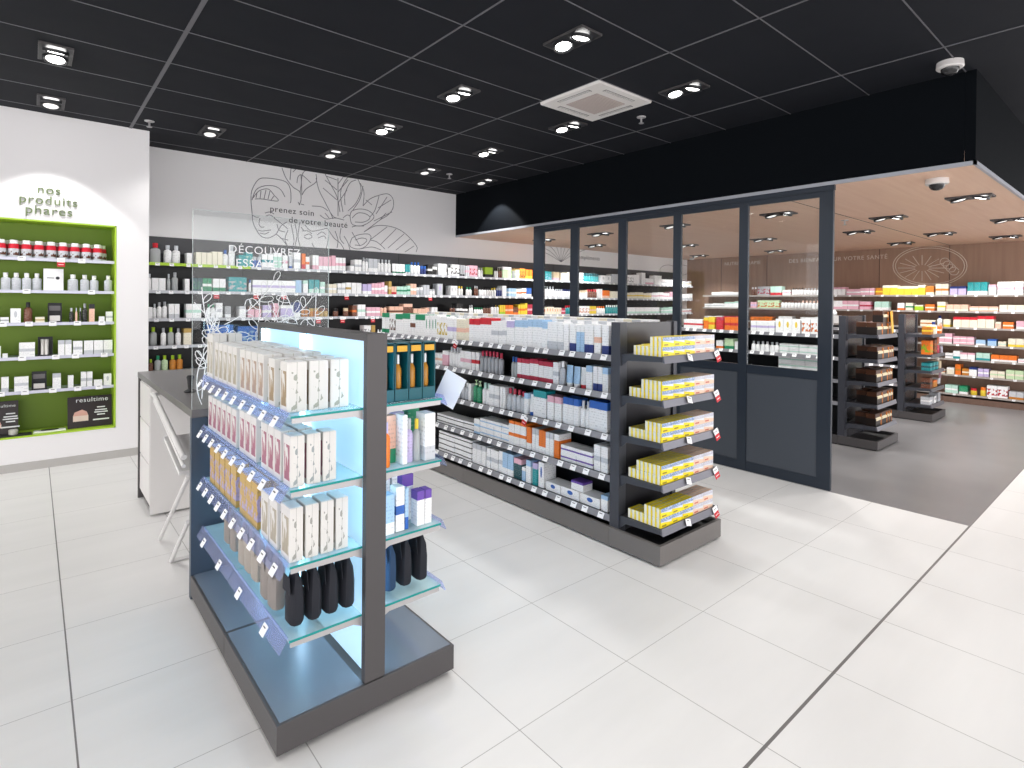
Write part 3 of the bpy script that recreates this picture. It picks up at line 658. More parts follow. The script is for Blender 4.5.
row(0, XF2, WZ[2], wd(2), [(704, 722, 'c:white:silver:band', .1, .07), (723, 741, 'c:crimson:orange:picture', .12, .08), (750, 772, 'c:orange:amber:picture', .12, .08), (778, 792, 'c:white:grey:foot', .12, .1), (800, 819, 'c:white:pink:band', .1, .1), (833, 838, 'c:white', .12, .14), (920, 935, 'c:cream:amber:band', .12, .1), (936, 942, 'b:white:navy', .08, .18), (943, 950, 'c:cream:yellow:foot', .12, .12), (953, 994, 'c:cream:red:top', .13, .17), (995, 1001, 'c:peach:cream:top', .12, .1), (1002, 1014, 'c:orange:cream:band', .14, .1), (1016, 1024, 'c:pink:white:foot', .13, .12), (1025, 1060, 'c:orange:cream:foot', .13, .1)], .16)
row(0, XF2, WZ[3], wd(3), [(937, 952, 'c:pink:white:foot', .12, .08, 2), (953, 974, 'c:pink:white:band', .13, .06, 2), (975, 986, 'c:pale_blue:white:foot', .13, .08), (987, 997, 'c:pale_blue:blue:top', .12, .1), (998, 1006, 'c:cream:mint:band', .12, .07), (1008, 1024, 'c:cream:yellow:foot', .13, .12), (1025, 1060, 'c:cream:yellow:foot', .13, .11)], .16)
row(0, XF2, WZ[4], wd(4), [(945, 953, 'c:white:grey:band', .12, .08), (953, 960, 'c:white:teal:foot', .11, .12), (960, 975, 'c:white:pink:top', .13, .1), (976, 990, 'c:mint:teal:foot', .13, .11), (991, 1017, 'c:orange:white:foot', .14, .095), (1018, 1060, 'c:white:pink:band', .14, .06)], .16)
row(0, XF2, WZ[5], wd(5), [(925, 945, 'c:cream:orange:band', .11, .06), (946, 955, 'c:cream:white:top', .11, .1), (955, 961, 'c:orange:amber:band', .1, .16), (962, 969, 'c:amber:cream:band', .12, .1), (969, 977, 'c:white:navy:top', .12, .13), (978, 989, 'c:lilac:white:band', .1, .12), (990, 1005, 'c:cream:pale_green:band', .12, .1), (1006, 1024, 'c:pale_green:cream:band', .11, .13), (1025, 1060, 'c:pale_green:green:top', .11, .13)], .16)
row(0, XF2, WZ[6], wd(6), [(945, 958, 'c:mint:white:band', .12, .12), (958, 969, 'c:green:white:foot', .12, .12), (970, 977, 'j:yellow:red', .1, .1), (980, 986, 'j:yellow:orange', .1, .13), (987, 1008, 'c:white:red:picture', .16, .17), (1009, 1024, 'c:silver:amber:foot', .13, .11), (1025, 1060, 'c:white:silver:foot', .13, .11)], .16)

# ------------------------------------------------------------------ green niche
def niche():
    w = MB(); d = ND
    w.box(NX0+.001, NX1-.001, YN+d, YN+d+.018, NZ0+.001, NZ1-.001, M_GREEN)
    w.box(NX1-.012, NX1-.001, YN-.003, YN+d, NZ0+.001, NZ1-.001, M_LIME); w.box(NX0+.001, NX0+.012, YN-.003, YN+d, NZ0+.001, NZ1-.001, M_LIME)
    w.box(NX0+.001, NX1-.001, YN-.003, YN+d, NZ1-.012, NZ1-.001, M_LIME); w.box(NX0+.001, NX1-.001, YN-.003, YN+d, NZ0+.001, NZ0+.012, M_LIME)
    t = empty('niche_shelving', ((NX0+NX1)/2, YN, NZ0), 'olive green wall niche with pale shelves and lime edges', 'shelving')
    o = w.build('niche_lining', t); o.location = -t.location
    for z in NSZ:
        s = MB(); s.box(NX0+.014, NX1-.014, YN+.03, YN+d-.001, z-.014, z, frosted('acrylic_shelf', 'DDE8E4', .7)); s.box(NX0+.014, NX1-.014, YN+.022, YN+.03, z-.022, z+.004, flat('acrylic_rail', 'CFCFE0', .25))
        so = s.build('shelf', t); so.location = -t.location
        add_tags(so, 1, YN+.019, -.3, NX1-.02, z-.008, .16 if z < 1.4 else .4, [.19] if z > 1.8 else [], .1, 1.1)
NSZ = [1.838, 1.556, 1.273, .976, .680]
niche()
def ns(i): return f'{names[i]} shelf in green niche'
YNF = YN+.04
# jars with red band (own parts)
jb = MB(); jb.lathe([(.033, 0), (.036, .005), (.036, .075), (.033, .085), (.03, .12), (.028, .125)], printed('silver', 'brown', 'picture'), 14)
jl = MB(); jl.lathe([(.0365, .078), (.0345, .088), (.0315, .118)], flat('label_red', 'CE1F35', .4), 14, cap=False)
jc = MB(); jc.lathe([(.026, .124), (.027, .150), (.025, .152)], flat('cap_white', COL['white'], .35), 14)
JB, JL, JC = jb.mesh('jar', True), jl.mesh('label', True), jc.mesh('lid', True)
jx = [-.45+.082*i for i in range(12)]
for i, x in enumerate(jx):
    for dpt in (0, 1):
        o = inst(JB, 'supplement_jar', (x+dpt*.04, YNF+.045+dpt*.085, 1.8386), 0); o['category'] = 'jar'
        inst(JL, 'label', (0, 0, 0), 0, o); inst(JC, 'lid', (0, 0, 0), 0, o)
        ITEMS.append((o, 'red-banded speckled jar' + (' in second row' if dpt else ' in front row'), 'top shelf in green niche', upix(x, YNF, 1.84)))
def an(u): return at(1, YNF, u, 300)[0]
row(1, YNF, NSZ[1], ns(1), [(-28, -1, 'b:silver:white', .068, .15), (0, 42, 'b:silver:white', .064, .15), (66, 80, 'b:silver:white', .064, .15), (80, 99, 'b:silver:white', .064, .15), (104, 113, 'b:silver:white', .064, .15)], .05, split=True)
t = empty('display_card', (an(53.5), YNF+.01, NSZ[1]+.001), 'white upright product card with dark round logo, second niche shelf', 'display card')
MB().box(-.068, .068, 0, .006, 0, .195, M_TAGW).build('card', t)
MB().box(-.045, .005, -.001, 0, .11, .116, M_INKD).lathe([(.014, -.001), (.014, 0)], M_INKD, 14).build('print', t)
pr = [c for c in t.children if c.name.startswith('print')][0]
for v in pr.data.vertices[8:]: x, y, z = v.co; v.co = (x+.028, -.0012+z*.1, y+.113)
row(1, YNF, NSZ[2], ns(2), [(-20, -2, 'c:white:silver:band', .09, .08), (0, 9, 'c:white:grey:band', .07, .05), (10, 21, 'c:white:silver:emblem', .09, .125), (22, 34, 'b:brown:black', .05, .18), (35, 45, 'c:cream:gold:band', .09, .05), (69, 74, 'b:black:silver', .04, .13), (75, 78, 'b:peach:silver', .03, .13), (79, 82, 'b:black:silver', .04, .13), (82, 88, 'b:black:grey', .045, .17), (89, 95, 'c:peach:black:top', .05, .165), (99, 105, 'c:white', .05, .05), (106, 113, 'c:white:silver:band', .06, .095)], .05, split=True)
row(1, YNF, NSZ[3], ns(3), [(-20, -4, 'c:white:silver:band', .07, .1), (-3, 1, 'c:white', .05, .1), (2, 8, 'c:white', .05, .035), (16, 38, 'c:white:silver:band', .09, .125), (58, 72, 'c:white:silver:top', .055, .135), (73, 83, 'c:white:silver:band', .08, .125), (84, 113, 'c:white:silver:foot', .08, .125)], .05, split=True)
row(1, YNF, NSZ[4], ns(4), [(-20, 0, 'c:white:silver:band', .07, .13), (1, 9, 'c:white:silver:foot', .07, .13), (12, 31, 'c:white:silver:band', .08, .125), (51, 63, 'c:white:silver:top', .05, .135), (68, 74, 'c:white', .04, .11), (81, 93, 'c:white:silver:band', .045, .135), (94, 103, 'c:white', .07, .055), (104, 112, 'c:white:silver:emblem', .07, .105)], .05, split=True)
def black_display(u0, u1, z, h, label, inner):
    x0, x1 = an(u0), an(u1); t = empty('display_box', ((x0+x1)/2, YNF+.03, z+.0006), label, 'display'); w = (x1-x0)/2
    q = MB(); q.box(-w, w, .03, .036, 0, h, M_BLACK); q.box(-w, w, -.02, .03, 0, .012, M_BLACK); q.box(-w, -w+.006, -.02, .03, 0, h*.8, M_BLACK); q.box(w-.006, w, -.02, .03, 0, h*.8, M_BLACK); q.build('case', t)
    if inner == 2:
        for k in (-.35, .2): MB().lathe([(w*.3, .013), (w*.3, h*.85), (w*.25, h*.88)], flat('satin_silver', 'C9C6C2', .3, .4), 14, cx=k*w, cy=.0).build('sample_bottle', t, True)
    else:
        MB().box(-w*.75, w*.75, 0, .02, .013, h*.35, flat('satin_silver', 'C9C6C2', .3, .4)).build('sample_tray', t); MB().box(-w*.8, w*.8, .028, .0305, h*.6, h*.85, flat('satin_grey', '6E6A6C', .3)).build('print', t)
black_display(48, 62, NSZ[2], .175, 'black display box with silver tray, third niche shelf', 1)
black_display(38, 53, NSZ[3], .17, 'black display case holding two silver bottles, fourth niche shelf', 2)
black_display(32, 47, NSZ[4], .16, 'dark grey display box on fifth niche shelf', 1)
# show cards on the niche floor
def show_card(xc, w, h, label, txt, loc_y, lean=-.12, jar=True):
    t = empty('show_card', (xc, loc_y, NZ0+.0135), label, 'display card'); t.rotation_euler = (lean, 0, 0)
    MB().box(-w/2, w/2, 0, .008, 0, h, flat('card_dark_brown', '2A2022', .4)).build('card', t)
    pk = flat('jar_pink', 'D9A79A', .4); pk2 = flat('jar_pink_pale', 'E6CFC6', .4)
    if jar:
        j = MB(); cx = -w*.21; r = w*.17
        j.prism([(cx-r, .06), (cx+r, .06), (cx+r, .06+r*.9), (cx-r, .06+r*.9)], -.0015, 0, pk2); j.prism([(cx-r, .06+r*.9), (cx+r, .06+r*.9), (cx+r*.8, .06+r*1.5), (cx+r*.2, .06+r*1.9), (cx-r*.8, .06+r*1.5)], -.0018, 0, pk)
        j.build('picture', t)
        q = MB(); 
        for k, (ww, zz) in enumerate(((.06, .62), (.09, .53), (.1, .46), (.06, .38))): q.box(w*.25-ww/2, w*.25+ww/2, -.001, 0, h*zz-.005, h*zz+.005, M_LETWW)
        q.box(w*.25-.06, w*.25+.06, -.001, 0, h*.2, h*.2+.012, M_LETWW); q.build('print', t)
    if txt:
        me = lettering(txt, .05, M_LETWW, .001, 1.1); a, b = wide_of(me); k = w*.72/(b-a)
        for v in me.vertices: v.co.x = (v.co.x-(a+b)/2)*k; v.co.y *= k
        o = inst(me, 'lettering', (w*.05, -.001, h*.82), 0, t); o.rotation_euler = (PI/2, 0, 0)
    return t
show_card(.405, .325, .285, 'dark card lettered resultime with pink jar, on niche floor', 'resultime', YN+.10)
show_card(-.19, .20, .29, 'dark show card with small pink jar at left of niche floor', 'resultime', YN+.16)
t = empty('tester_tray', (-.12, YN+.07, NZ0+.0135), 'black tray with white tester jar in front of dark card', 'tray')
MB().box(-.1, .12, -.04, .05, 0, .012, M_BLACK).build('tray', t)
MB().lathe([(.03, .0125), (.032, .05), (.028, .055)], flat('satin_silver', 'C9C6C2', .3, .4), 16).build('tester_jar', t, True)
q = MB(); q.box(-.11, .11, -.04, .04, 0, .012, M_TAGW); q.lathe([(.06, .0125), (.06, .018)], M_BLACK, 18, sy=.4)
tag(q.build('leaflet_stack', None, False, (.12, YN+.1, NZ0+.0135)), 'low stack of white leaflets on the lime niche floor', 'leaflets')

# ------------------------------------------------------------------ desk, plexiglass, folding chair
def desk():
    t = empty('desk', (.93, 4.2, 0), 'long grey-topped testing desk with white cabinet behind lit display', 'desk')
    def bl(q, n, p=None):
        o = q.build(n, p or t)
        if p is None: o.location = (-.93, -4.2, 0)
        return o
    bl(MB().box(.593, 1.28, 3.226, 5.15, .905, .945, M_TOP, .002), 'worktop')
    bl(MB().box(.593, 1.28, 3.226, 3.262, .001, .904, flat('dark_blue_laminate', '3A4554', .35)), 'end_panel')
    c = bl(MB().box(.612, 1.26, 4.65, 5.12, .06, .904, M_BOXW), 'cabinet')
    for k in range(3):
        MB().box(.605, .611, 4.67, 5.11, .08+k*.27, .34+k*.27, M_BOXW).build('drawer_front', c)
    bl(MB().box(.606, 1.25, 4.63, 4.645, .012, .904, M_BOXW), 'door_panel')
    bl(MB().box(.63, 1.24, 4.7, 5.12, .001, .06, M_DARK), 'toe_kick'); bl(MB().box(.596, 1.27, 5.125, 5.148, .001, .904, M_DARK), 'rear_panel')
desk()
M_TW = flat('white_tube', 'DCDAD9', .3)
def chair():
    t = empty('folding_chair', (.75, 3.8, 0), 'white tubular folding chair tucked under the grey desk edge', 'chair')
    def rel(p): return (p[0]-.75, p[1]-3.8, p[2])
    for x in (.572, .93):
        MB().tube([rel(p) for p in ((x, 4.30, .885), (x, 4.22, .895), (x, 3.29, .70))], .014, M_TW, 10).build('side_rail', t, True)
        MB().tube([rel(p) for p in ((x, 4.2, .86), (x, 3.29, .655))], .010, M_TW, 10).build('side_rail', t, True)
        MB().tube([rel(p) for p in ((x+.02, 3.29, .60), (x+.02, 4.133, .012))], .011, M_TW, 10).build('leg', t, True)
        MB().tube([rel(p) for p in ((x+.02, 3.29, .37), (x+.02, 3.749, .012))], .011, M_TW, 10).build('leg', t, True)
    MB().box(-.18, .18, -.4, .05, .62, .64, M_TW).move(lambda x, y, z: (x, y, z+y*.22+.05)).build('seat', t)
    MB().tube([rel(p) for p in ((.572, 4.30, .885), (.93, 4.30, .885))], .013, M_TW, 10).build('cross_bar', t, True)
    MB().tube([rel(p) for p in ((.592, 3.75, .012), (.95, 3.75, .012))], .011, M_TW, 10).build('cross_bar', t, True)
chair()
def plexi():
    t = empty('plexiglass_screen', (.94, 3.244, .9456), 'tall clear plexiglass screen with white lettering on the desk', 'screen')
    w = .342
    MB().box(-w, w, -.003, .003, 0, 1.0, M_GLASS).build('pane', t)
    e = MB(); ed = frosted('plexi_edge', 'E8F0F0', .7)
    e.box(-w-.0015, -w, -.003, .003, 0, 1.0, ed); e.box(w, w+.0015, -.003, .003, 0, 1.0, ed); e.box(-w, w, -.003, .003, 1.0, 1.0015, ed); e.build('polished_edge', t)
    write_on([('DÉCOUVREZ', 0, .794, .36), ('ESSAYEZ', -.02, .722, .25)], ('y', -.003), M_LETWW, .0015, '', '', '', parent=t)
    rnd = random.Random(3); q = MB()
    def leaf(x, z, a, L, wd_):
        pts = []
        for k in range(13):
            s = k/12*2*PI; lx = L*(.5-.5*math.cos(s)); ly = wd_*math.sin(s)*(1-.2*math.cos(s))
            pts.append((x+lx*math.cos(a)-ly*math.sin(a), -.0042, z+lx*math.sin(a)+ly*math.cos(a)))
        q.tube(pts, .0021, M_LETWW, 4)
    def branch(x, z, a, L, n, bend):
        pts = []; px_, pz_ = x, z
        for k in range(9):
            pts.append((px_, -.0042, pz_)); px_ += L/8*math.cos(a+bend*k/8); pz_ += L/8*math.sin(a+bend*k/8)
        q.tube([p for p in pts if abs(p[0]) < w-.005 and p[2] < .99], .0024, M_LETWW, 4)
        for k in range(n):
            i = 2+int(k*6/n); p = pts[i]; aa = a+bend*i/8+(1 if k % 2 else -1)*(.6+rnd.random()*.3)
            LL = .055+rnd.random()*.03
            if abs(p[0]+LL*math.cos(aa)) < w-.01: leaf(p[0], p[2], aa, LL, LL*.22)
        if abs(pts[-1][0]) < w-.08: leaf(pts[-1][0], pts[-1][2], a+bend, .06, .013)
    for args in [(-.1, .12, 2.2, .42, 6, -.4), (-.1, .12, 1.9, .55, 7, .5), (-.12, .10, 2.6, .28, 5, -.5), (-.1, .14, 1.25, .42, 6, .35), (-.1, .2, .85, .36, 5, .5), (-.3, .05, 1.5, .42, 6, -.2), (-.3, .02, 1.9, .3, 4, -1), (-.24, .3, 1.9, .32, 6, -.3),
                 (.24, .12, 1.75, .5, 6, .25), (.24, .12, 2.2, .42, 5, -.3), (.2, .1, 1.3, .5, 5, .3), (.28, .2, 2.5, .4, 5, .5), (-.2, .42, .5, .34, 4, .6), (.0, .42, .1, .3, 4, 1.0), (-.02, .03, 1.4, .34, 5, -.3), (.1, .02, 1.8, .3, 4, .5)]:
        branch(*args)
    q.build('plant_drawing', t)
plexi()
q = MB(); q.lathe([(.03, 0), (.034, .004), (.03, .01), (.012, .02), (.016, .07), (.02, .09), (.014, .1)], M_BLACK, 14)
tag(q.build('tester_stand', None, True, (.70, 3.85, .9456)), 'small black tester stand on the grey desktop', 'tester')

# ------------------------------------------------------------------ lit glass gondola (near, left)
GX0, GX1, GY0, GY1 = .593, 1.27, 1.9, 3.222
G1Z = [1.112, .866, .612, .366]
M_LED = flat('led_strip_white', (.6, .85, 1, 1), .5, emit=9)
M_LBOX = None
def lit_gondola():
    global M_LBOX
    m, t_, b = nmat('backlit_panel'); n = NB(t_); n.sep('Object')
    c = n.mix(n.noise(n.vec, 1.5, 2), srgb('A2CBE0'), srgb('C2DFEC')); t_.links.new(c, b.inputs['Base Color']); b.inputs['Emission Color'].default_value = srgb('B2D8F4'); b.inputs['Emission Strength'].default_value = .5
    b.inputs['Roughness'].default_value = .3; M_LBOX = m
    t = empty('display_gondola', (.93, 2.56, 0), 'grey double-sided display gondola with backlit panel and glass shelves', 'display shelving')
    def bl(q, n_, p=None, s=False):
        o = q.build(n_, p or t, s)
        if p is None: o.location = (-.93, -2.56, 0)
        return o
    for k, (a, b_) in enumerate(((GY0, 2.568), (2.572, GY1))):
        q = MB(); q.box(GX0, GX1, a, b_, .022, .121, M_DARK, .002); bl(q, 'plinth')
        bl(MB().box(GX0+.012, .893, a+.01, b_-.002, .1212, .123, flat('glossy_deck', '7C8490', .25, .2)), 'deck'); bl(MB().box(.974, GX1-.012, a+.01, b_-.002, .1212, .123, flat('glossy_deck', '7C8490', .25, .2)), 'deck')
        for x in (.66, .93, 1.2):
            for y in (a+.06, b_-.06): bl(MB().lathe([(.018, .0005), (.022, .004), (.014, .012), (.01, .0225)], M_BLACK, 12, cx=x, cy=y), 'foot')
    for y in (1.905, 3.185): bl(MB().box(.895, .972, y, y+.03, .124, 1.378, M_DARK, .001), 'end_post')
    bl(MB().box(.896, .971, 1.936, 3.184, 1.352, 1.378, M_DARK), 'top_rail')
    bl(MB().box(.922, .945, 1.937, 3.183, .124, 1.351, M_LBOX), 'backlit_panel')
    bl(MB().box(.914, .922, 2.575, 2.605, .124, 1.351, flat('divider_blue_grey', '8FA7B5', .4)), 'divider')
    for s_, x in ((-1, .905), (1, .951)):
        for y in (1.937, 2.567, 2.606, 3.175): bl(MB().box(x, x+.010, y, y+.007, .13, 1.345, M_LED), 'light_strip')
    for si, z in enumerate(G1Z):
        for side in (-1, 1):
            xi = .893 if side < 0 else .974; xo = .64 if side < 0 else 1.225
            for (a, b_) in ((1.932, 2.585), (2.589, 3.18)):
                x0, x1 = sorted((xi, xo))
                so = bl(MB().box(x0, x1, a, b_, z-.008, z, M_SHELFG), 'glass_shelf')
                MB().box(x0, x1, a-.0012, a, z-.008, z, M_EDGE).build('glass_edge', so)
                pr = MB(); 
                if side < 0: pr.prism([(x0-.002, z+.012), (x0-.006, z+.012), (x0-.034, z-.034), (x0-.030, z-.036)], a, b_-.01, M_RAIL)
                else: pr.prism([(x1+.002, z+.012), (x1+.006, z+.012), (x1+.026, z-.030), (x1+.022, z-.032)], a, b_-.01, M_RAIL)
                pr.build('price_rail', so)
                if side < 0:
                    n_t = 5 if si < 3 else 2
                    for k in range(n_t):
                        o = inst(TAGM, 'price_tag', (x0-.032, a+(b_-a)*(k+.5)/n_t, z-.022), 0, so); o.rotation_euler = (-.55, 0, -PI/2); o.scale = (.9, 1, 1.0)
            for y in (1.934, 3.172):
                x0, x1 = (xo+.005, .894) if side < 0 else (.973, xo-.005)
                xa, xb = (x0, x1) if side < 0 else (x1, x0)
                br = MB(); br.prism([(xa, z-.0085), (xa, z-.026), (xb-(xb-xa)*.12, z-.030), (xb, z-.045), (xb, z-.0085)], y, y+.006, M_STEEL); bl(br, 'shelf_bracket')
lit_gondola()
# goods on it
def g1s(i, side): return f'{names[i]} {"left" if side < 0 else "right"} shelf of lit gondola'
def fmat(key, a, b2, ink):
    if key in MATS: return MATS[key]
    m, t, b = nmat(key); n = NB(t); x, y, z = n.sep('Generated')
    fr_ = n.m('MULTIPLY', n.m('MULTIPLY', n.m('GREATER_THAN', x, .14), n.m('LESS_THAN', x, .88)), n.m('MULTIPLY', n.m('GREATER_THAN', z, .12), n.m('LESS_THAN', z, .82)))
    tall = n.comb(n.m('MULTIPLY', x, 3), n.m('MULTIPLY', y, 3), n.m('MULTIPLY', z, 1.5))
    pic = n.mix(n.noise(tall, 1.7, 2), srgb(a), srgb(b2))
    f2 = n.m('MULTIPLY', fr_, n.m('GREATER_THAN', n.noise(tall, 1.5, 1), .42)); f2 = n.m('MULTIPLY', f2, n.m('LESS_THAN', y, .25))
    col = n.mix(f2, srgb('DAD7D3'), pic)
    sd = n.m('MULTIPLY', n.m('LESS_THAN', n.m('ABSOLUTE', n.m('SUBTRACT', y, .5)), .28), n.m('GREATER_THAN', n.noise(n.comb(0, n.m('MULTIPLY', y, 2.2), n.m('MULTIPLY', z, 4.5)), 1.6, 1), .6))
    sd = n.m('MULTIPLY', sd, n.m('GREATER_THAN', x, .9)); sd2 = n.m('MULTIPLY', n.m('LESS_THAN', n.m('ABSOLUTE', n.m('SUBTRACT', y, .5)), .012), 1)
    col = n.mix(n.m('MULTIPLY', n.m('MAXIMUM', sd, sd2), .8), col, srgb(ink))
    t.links.new(col, b.inputs['Base Color']); b.inputs['Roughness'].default_value = .4; MATS[key] = m; return m
HERO = {}
def hero(key, desc, w, d, h, mat, loc, rz, shelf, extra=''):
    k = (key, w, d, h)
    if k not in HERO:
        q = MB(); q.box(-w/2, w/2, -d/2, d/2, 0, h, mat, .0012); a = q.mesh('carton')
        f = MB(); f.box(-w/2+.003, w/2-.003, -d/2+.003, d/2-.003, h+.0001, h+.0008, flat('flap_white', 'F2F2F2', .4)); HERO[k] = (a, f.mesh('flap'))
    a, f = HERO[k]; o = inst(a, 'cosmetics_carton', loc, rz); o['category'] = 'carton'; inst(f, 'flap', (0, 0, 0), 0, o)
    ITEMS.append((o, desc+extra, shelf, upix(*loc))); return o
def hero_rows(z, runs, shelf, x0=.678, back_rows=3, pitch=.076):
    """runs: (y from, y to, key, desc, width along shelf, depth, height, material, rows deep)"""
    dep = ['', ' in second row', ' in third row', ' in fourth row', ' in fifth row']
    for (ya, yb, key, desc, w, d, h, mat, deep) in runs:
        n = max(1, int((yb-ya)/(w+.003)))
        for i in range(n):
            for r in range(deep if i < 2 or deep < 3 else min(deep, 3)):
                gap = .006 if r else 0
                hero(key, desc, w, d, h, mat, (x0+d/2-.03+r*(d+.003)+gap*r, ya+(i+.5)*(yb-ya)/n, z+.0008), -PI/2, shelf, dep[r])
FB = fmat('floral_brown', 'B79A72', '6B5A44', '8A8F80'); FR_ = fmat('floral_rose', 'B5636A', '7B4A6E', '7E8A8C'); FS = fmat('floral_sand', 'C7BCA4', '7F7666', '8A8A82'); FG = fmat('floral_gold', 'C2A35A', '7E6E8E', '9A8A50')
GOLDB = printed('gold', 'lilac', 'picture')
hero_rows(G1Z[0], [(1.955, 2.10, 'fb', 'brown-pictured white carton', .07, .066, .172, FB, 3), (2.12, 2.20, 'fb', 'brown-pictured white carton', .07, .066, .172, FB, 3), (2.25, 2.58, 'fg', 'tall gold-pictured white carton', .074, .066, .178, FG, 3), (2.62, 3.02, 'fs', 'sand-pictured white carton', .07, .066, .18, FS, 3), (3.05, 3.17, 'fs2', 'taller sand-pictured white carton', .055, .06, .215, FS, 2)], g1s(0, -1))
hero_rows(G1Z[1], [(1.95, 2.03, 'fr', 'rose-pictured white carton', .072, .046, .172, FR_, 3), (2.05, 2.28, 'fr', 'rose-pictured white carton', .072, .05, .172, FR_, 2), (2.34, 2.58, 'fr', 'rose-pictured white carton', .075, .06, .172, FR_, 2), (2.62, 3.14, 'fr2', 'dusky-pictured white carton', .075, .06, .16, FR_, 2)], g1s(1, -1))
hero_rows(G1Z[2], [(1.955, 2.05, 'fs', 'sand-pictured white carton', .09, .044, .182, FS, 4), (2.08, 2.28, 'fs', 'sand-pictured white carton', .09, .044, .17, FS, 2), (2.32, 2.57, 'fgd', 'gold-edged carton', .08, .05, .18, GOLDB, 2), (2.62, 3.1, 'fgd', 'gold-edged carton', .085, .05, .18, GOLDB, 1)], g1s(2, -1))
# hanging pouches
def pouch_mesh(w, d, h, mat, win=None):
    q = MB(); P_ = []; F_ = []; seg = 12
    for j, (f, sx, sy_) in enumerate(((0, .82, .75), (.05, .95, 1), (.45, 1, 1.0), (.72, .96, .8), (.86, .7, .45), (1, .5, .1))):
        for k in range(seg):
            a = 2*PI*k/seg; c, s = math.cos(a), math.sin(a); sc = 1/max(abs(c), abs(s))**.6
            P_.append((w/2*sx*c*sc, d/2*sy_*s*sc, -h*(1-f)))
    for j in range(5):
        for k in range(seg): a = j*seg+k; b = j*seg+(k+1) % seg; F_.append((a, b, b+seg, a+seg))
    F_.append(tuple(range(seg-1, -1, -1))); F_.append(tuple(range(5*seg, 6*seg))); q.add(P_, F_, mat); a = q.mesh('pouch', True)
    f = MB(); f.prism([(-w*.47, -h*.42), (w*.47, -h*.42), (w*.36, -h*.12), (-w*.36, -h*.12)], -d*.53, -d*.50, mat); hk = MB(); hk.tube([(0, 0, -.012), (0, 0, .008), (0, -.008, .014)], .0025, M_BLACK, 6)
    return a, f.mesh('flap'), hk.mesh('hook')
PM = {k: pouch_mesh(.085, .055, .2, flat('fabric_'+k, c, .75, bump=500)) for k, c in dict(black='1B1D26', blue='234060', grey='8D8681', sand='A39B92').items()}
def pouch(kind, x, y, z, rz, shelf, desc, sc=1):
    a, f, h = PM[kind]; o = inst(a, 'hanging_pouch', (x, y, z), rz); o['category'] = 'pouch'; o.scale = (sc, sc, sc); inst(f, 'flap', (0, 0, 0), 0, o); inst(h, 'hook', (0, 0, 0), 0, o)
    ITEMS.append((o, desc, shelf, upix(x, y, z)))
for i, x in enumerate((.675, .735, .795, .855)): pouch('black', x, 1.985, .598-.012, -PI/2, 'front of lit gondola, left side', 'black fabric pouch hanging', .95)
for i, y in enumerate((2.14, 2.23)): pouch('grey', .665, y, .586, -PI/2, 'left side of lit gondola', 'grey fabric pouch hanging', .98)
for i, y in enumerate((2.36, 2.45, 2.54)): pouch('sand', .665, y, .586, -PI/2, 'left side of lit gondola', 'sand fabric pouch hanging', .9)
for i, y in enumerate((2.68, 2.78)): pouch('grey', .665, y, .586, -PI/2, 'left side of lit gondola', 'grey fabric pouch hanging', .85)
for i, x in enumerate((1.02, 1.09, 1.16)): pouch(('blue', 'black', 'black')[i], x, 1.99, .586, -PI/2 if i else .2-PI/2, 'front of lit gondola, right side', ('blue' if i == 0 else 'navy black')+' fabric pouch hanging', .95)
for i, x in enumerate((1.05, 1.12, 1.19)): pouch('blue', x, 2.12, .586, -PI/2, 'front of lit gondola, right side', 'blue fabric pouch hanging in second row', .95)
# teal gift packs, right top shelf
def gift_pack(x, y, z, w, d, h, i, lab):
    t = empty('gift_pack', (x, y, z), lab, 'gift pack', 0, 'teal gift packs on the lit gondola')
    tm = flat('teal_card', '0E5A66', .3); tl = flat('teal_light', '3FB4B4', .25)
    q = MB(); q.box(-w/2, w/2, -d/2, d/2, 0, .045, tm); q.box(-w/2, w/2, d/2-.004, d/2, .045, h, tm); q.box(-w/2, -w/2+.003, -d/2, d/2, .045, h, tl if i == 0 else tm); q.box(w/2-.003, w/2, -d/2, d/2, .045, h, tm); q.box(-w/2, w/2, -d/2, d/2, h-.004, h, tm); q.build('case', t)
    MB().box(-w*.38, w*.38, -d/2-.002, -d/2, h-.035, h-.012, flat('label_yellow', 'D9A52A', .4)).build('label', t)
    b = MB(); b.lathe([(.014, .046), (.015, .05), (.015, .12), (.006, .14)], flat('amber_liquid', 'C98B35', .15), 12); bo = b.build('bottle', t, True)
    c = MB(); c.lathe([(.009, .14), (.009, .175), (.006, .178)], flat('bottle_cap_silver', 'C0C4C8', .25, .6), 12); c.build('cap', bo, True)
    s = MB(); s.lathe([(.008, .046), (.008, .19)], flat('bottle_cap_silver', 'C0C4C8', .25, .6), 10, cx=-.022, cy=.01); s.build('dropper', t, True)
for i, (x, y) in enumerate(((1.005, 2.0), (1.065, 2.0), (1.125, 2.0), (1.185, 2.0), (1.035, 2.1), (1.11, 2.1), (1.185, 2.1))):
    gift_pack(x, y, G1Z[0]+.0008, .056, .07, .225, i, f'{["leftmost", "second", "third", "rightmost"][i]} front teal gift pack with amber bottle, lit gondola' if i < 4 else f'{["left", "middle", "right"][i-4]} back-row teal gift pack on lit gondola')
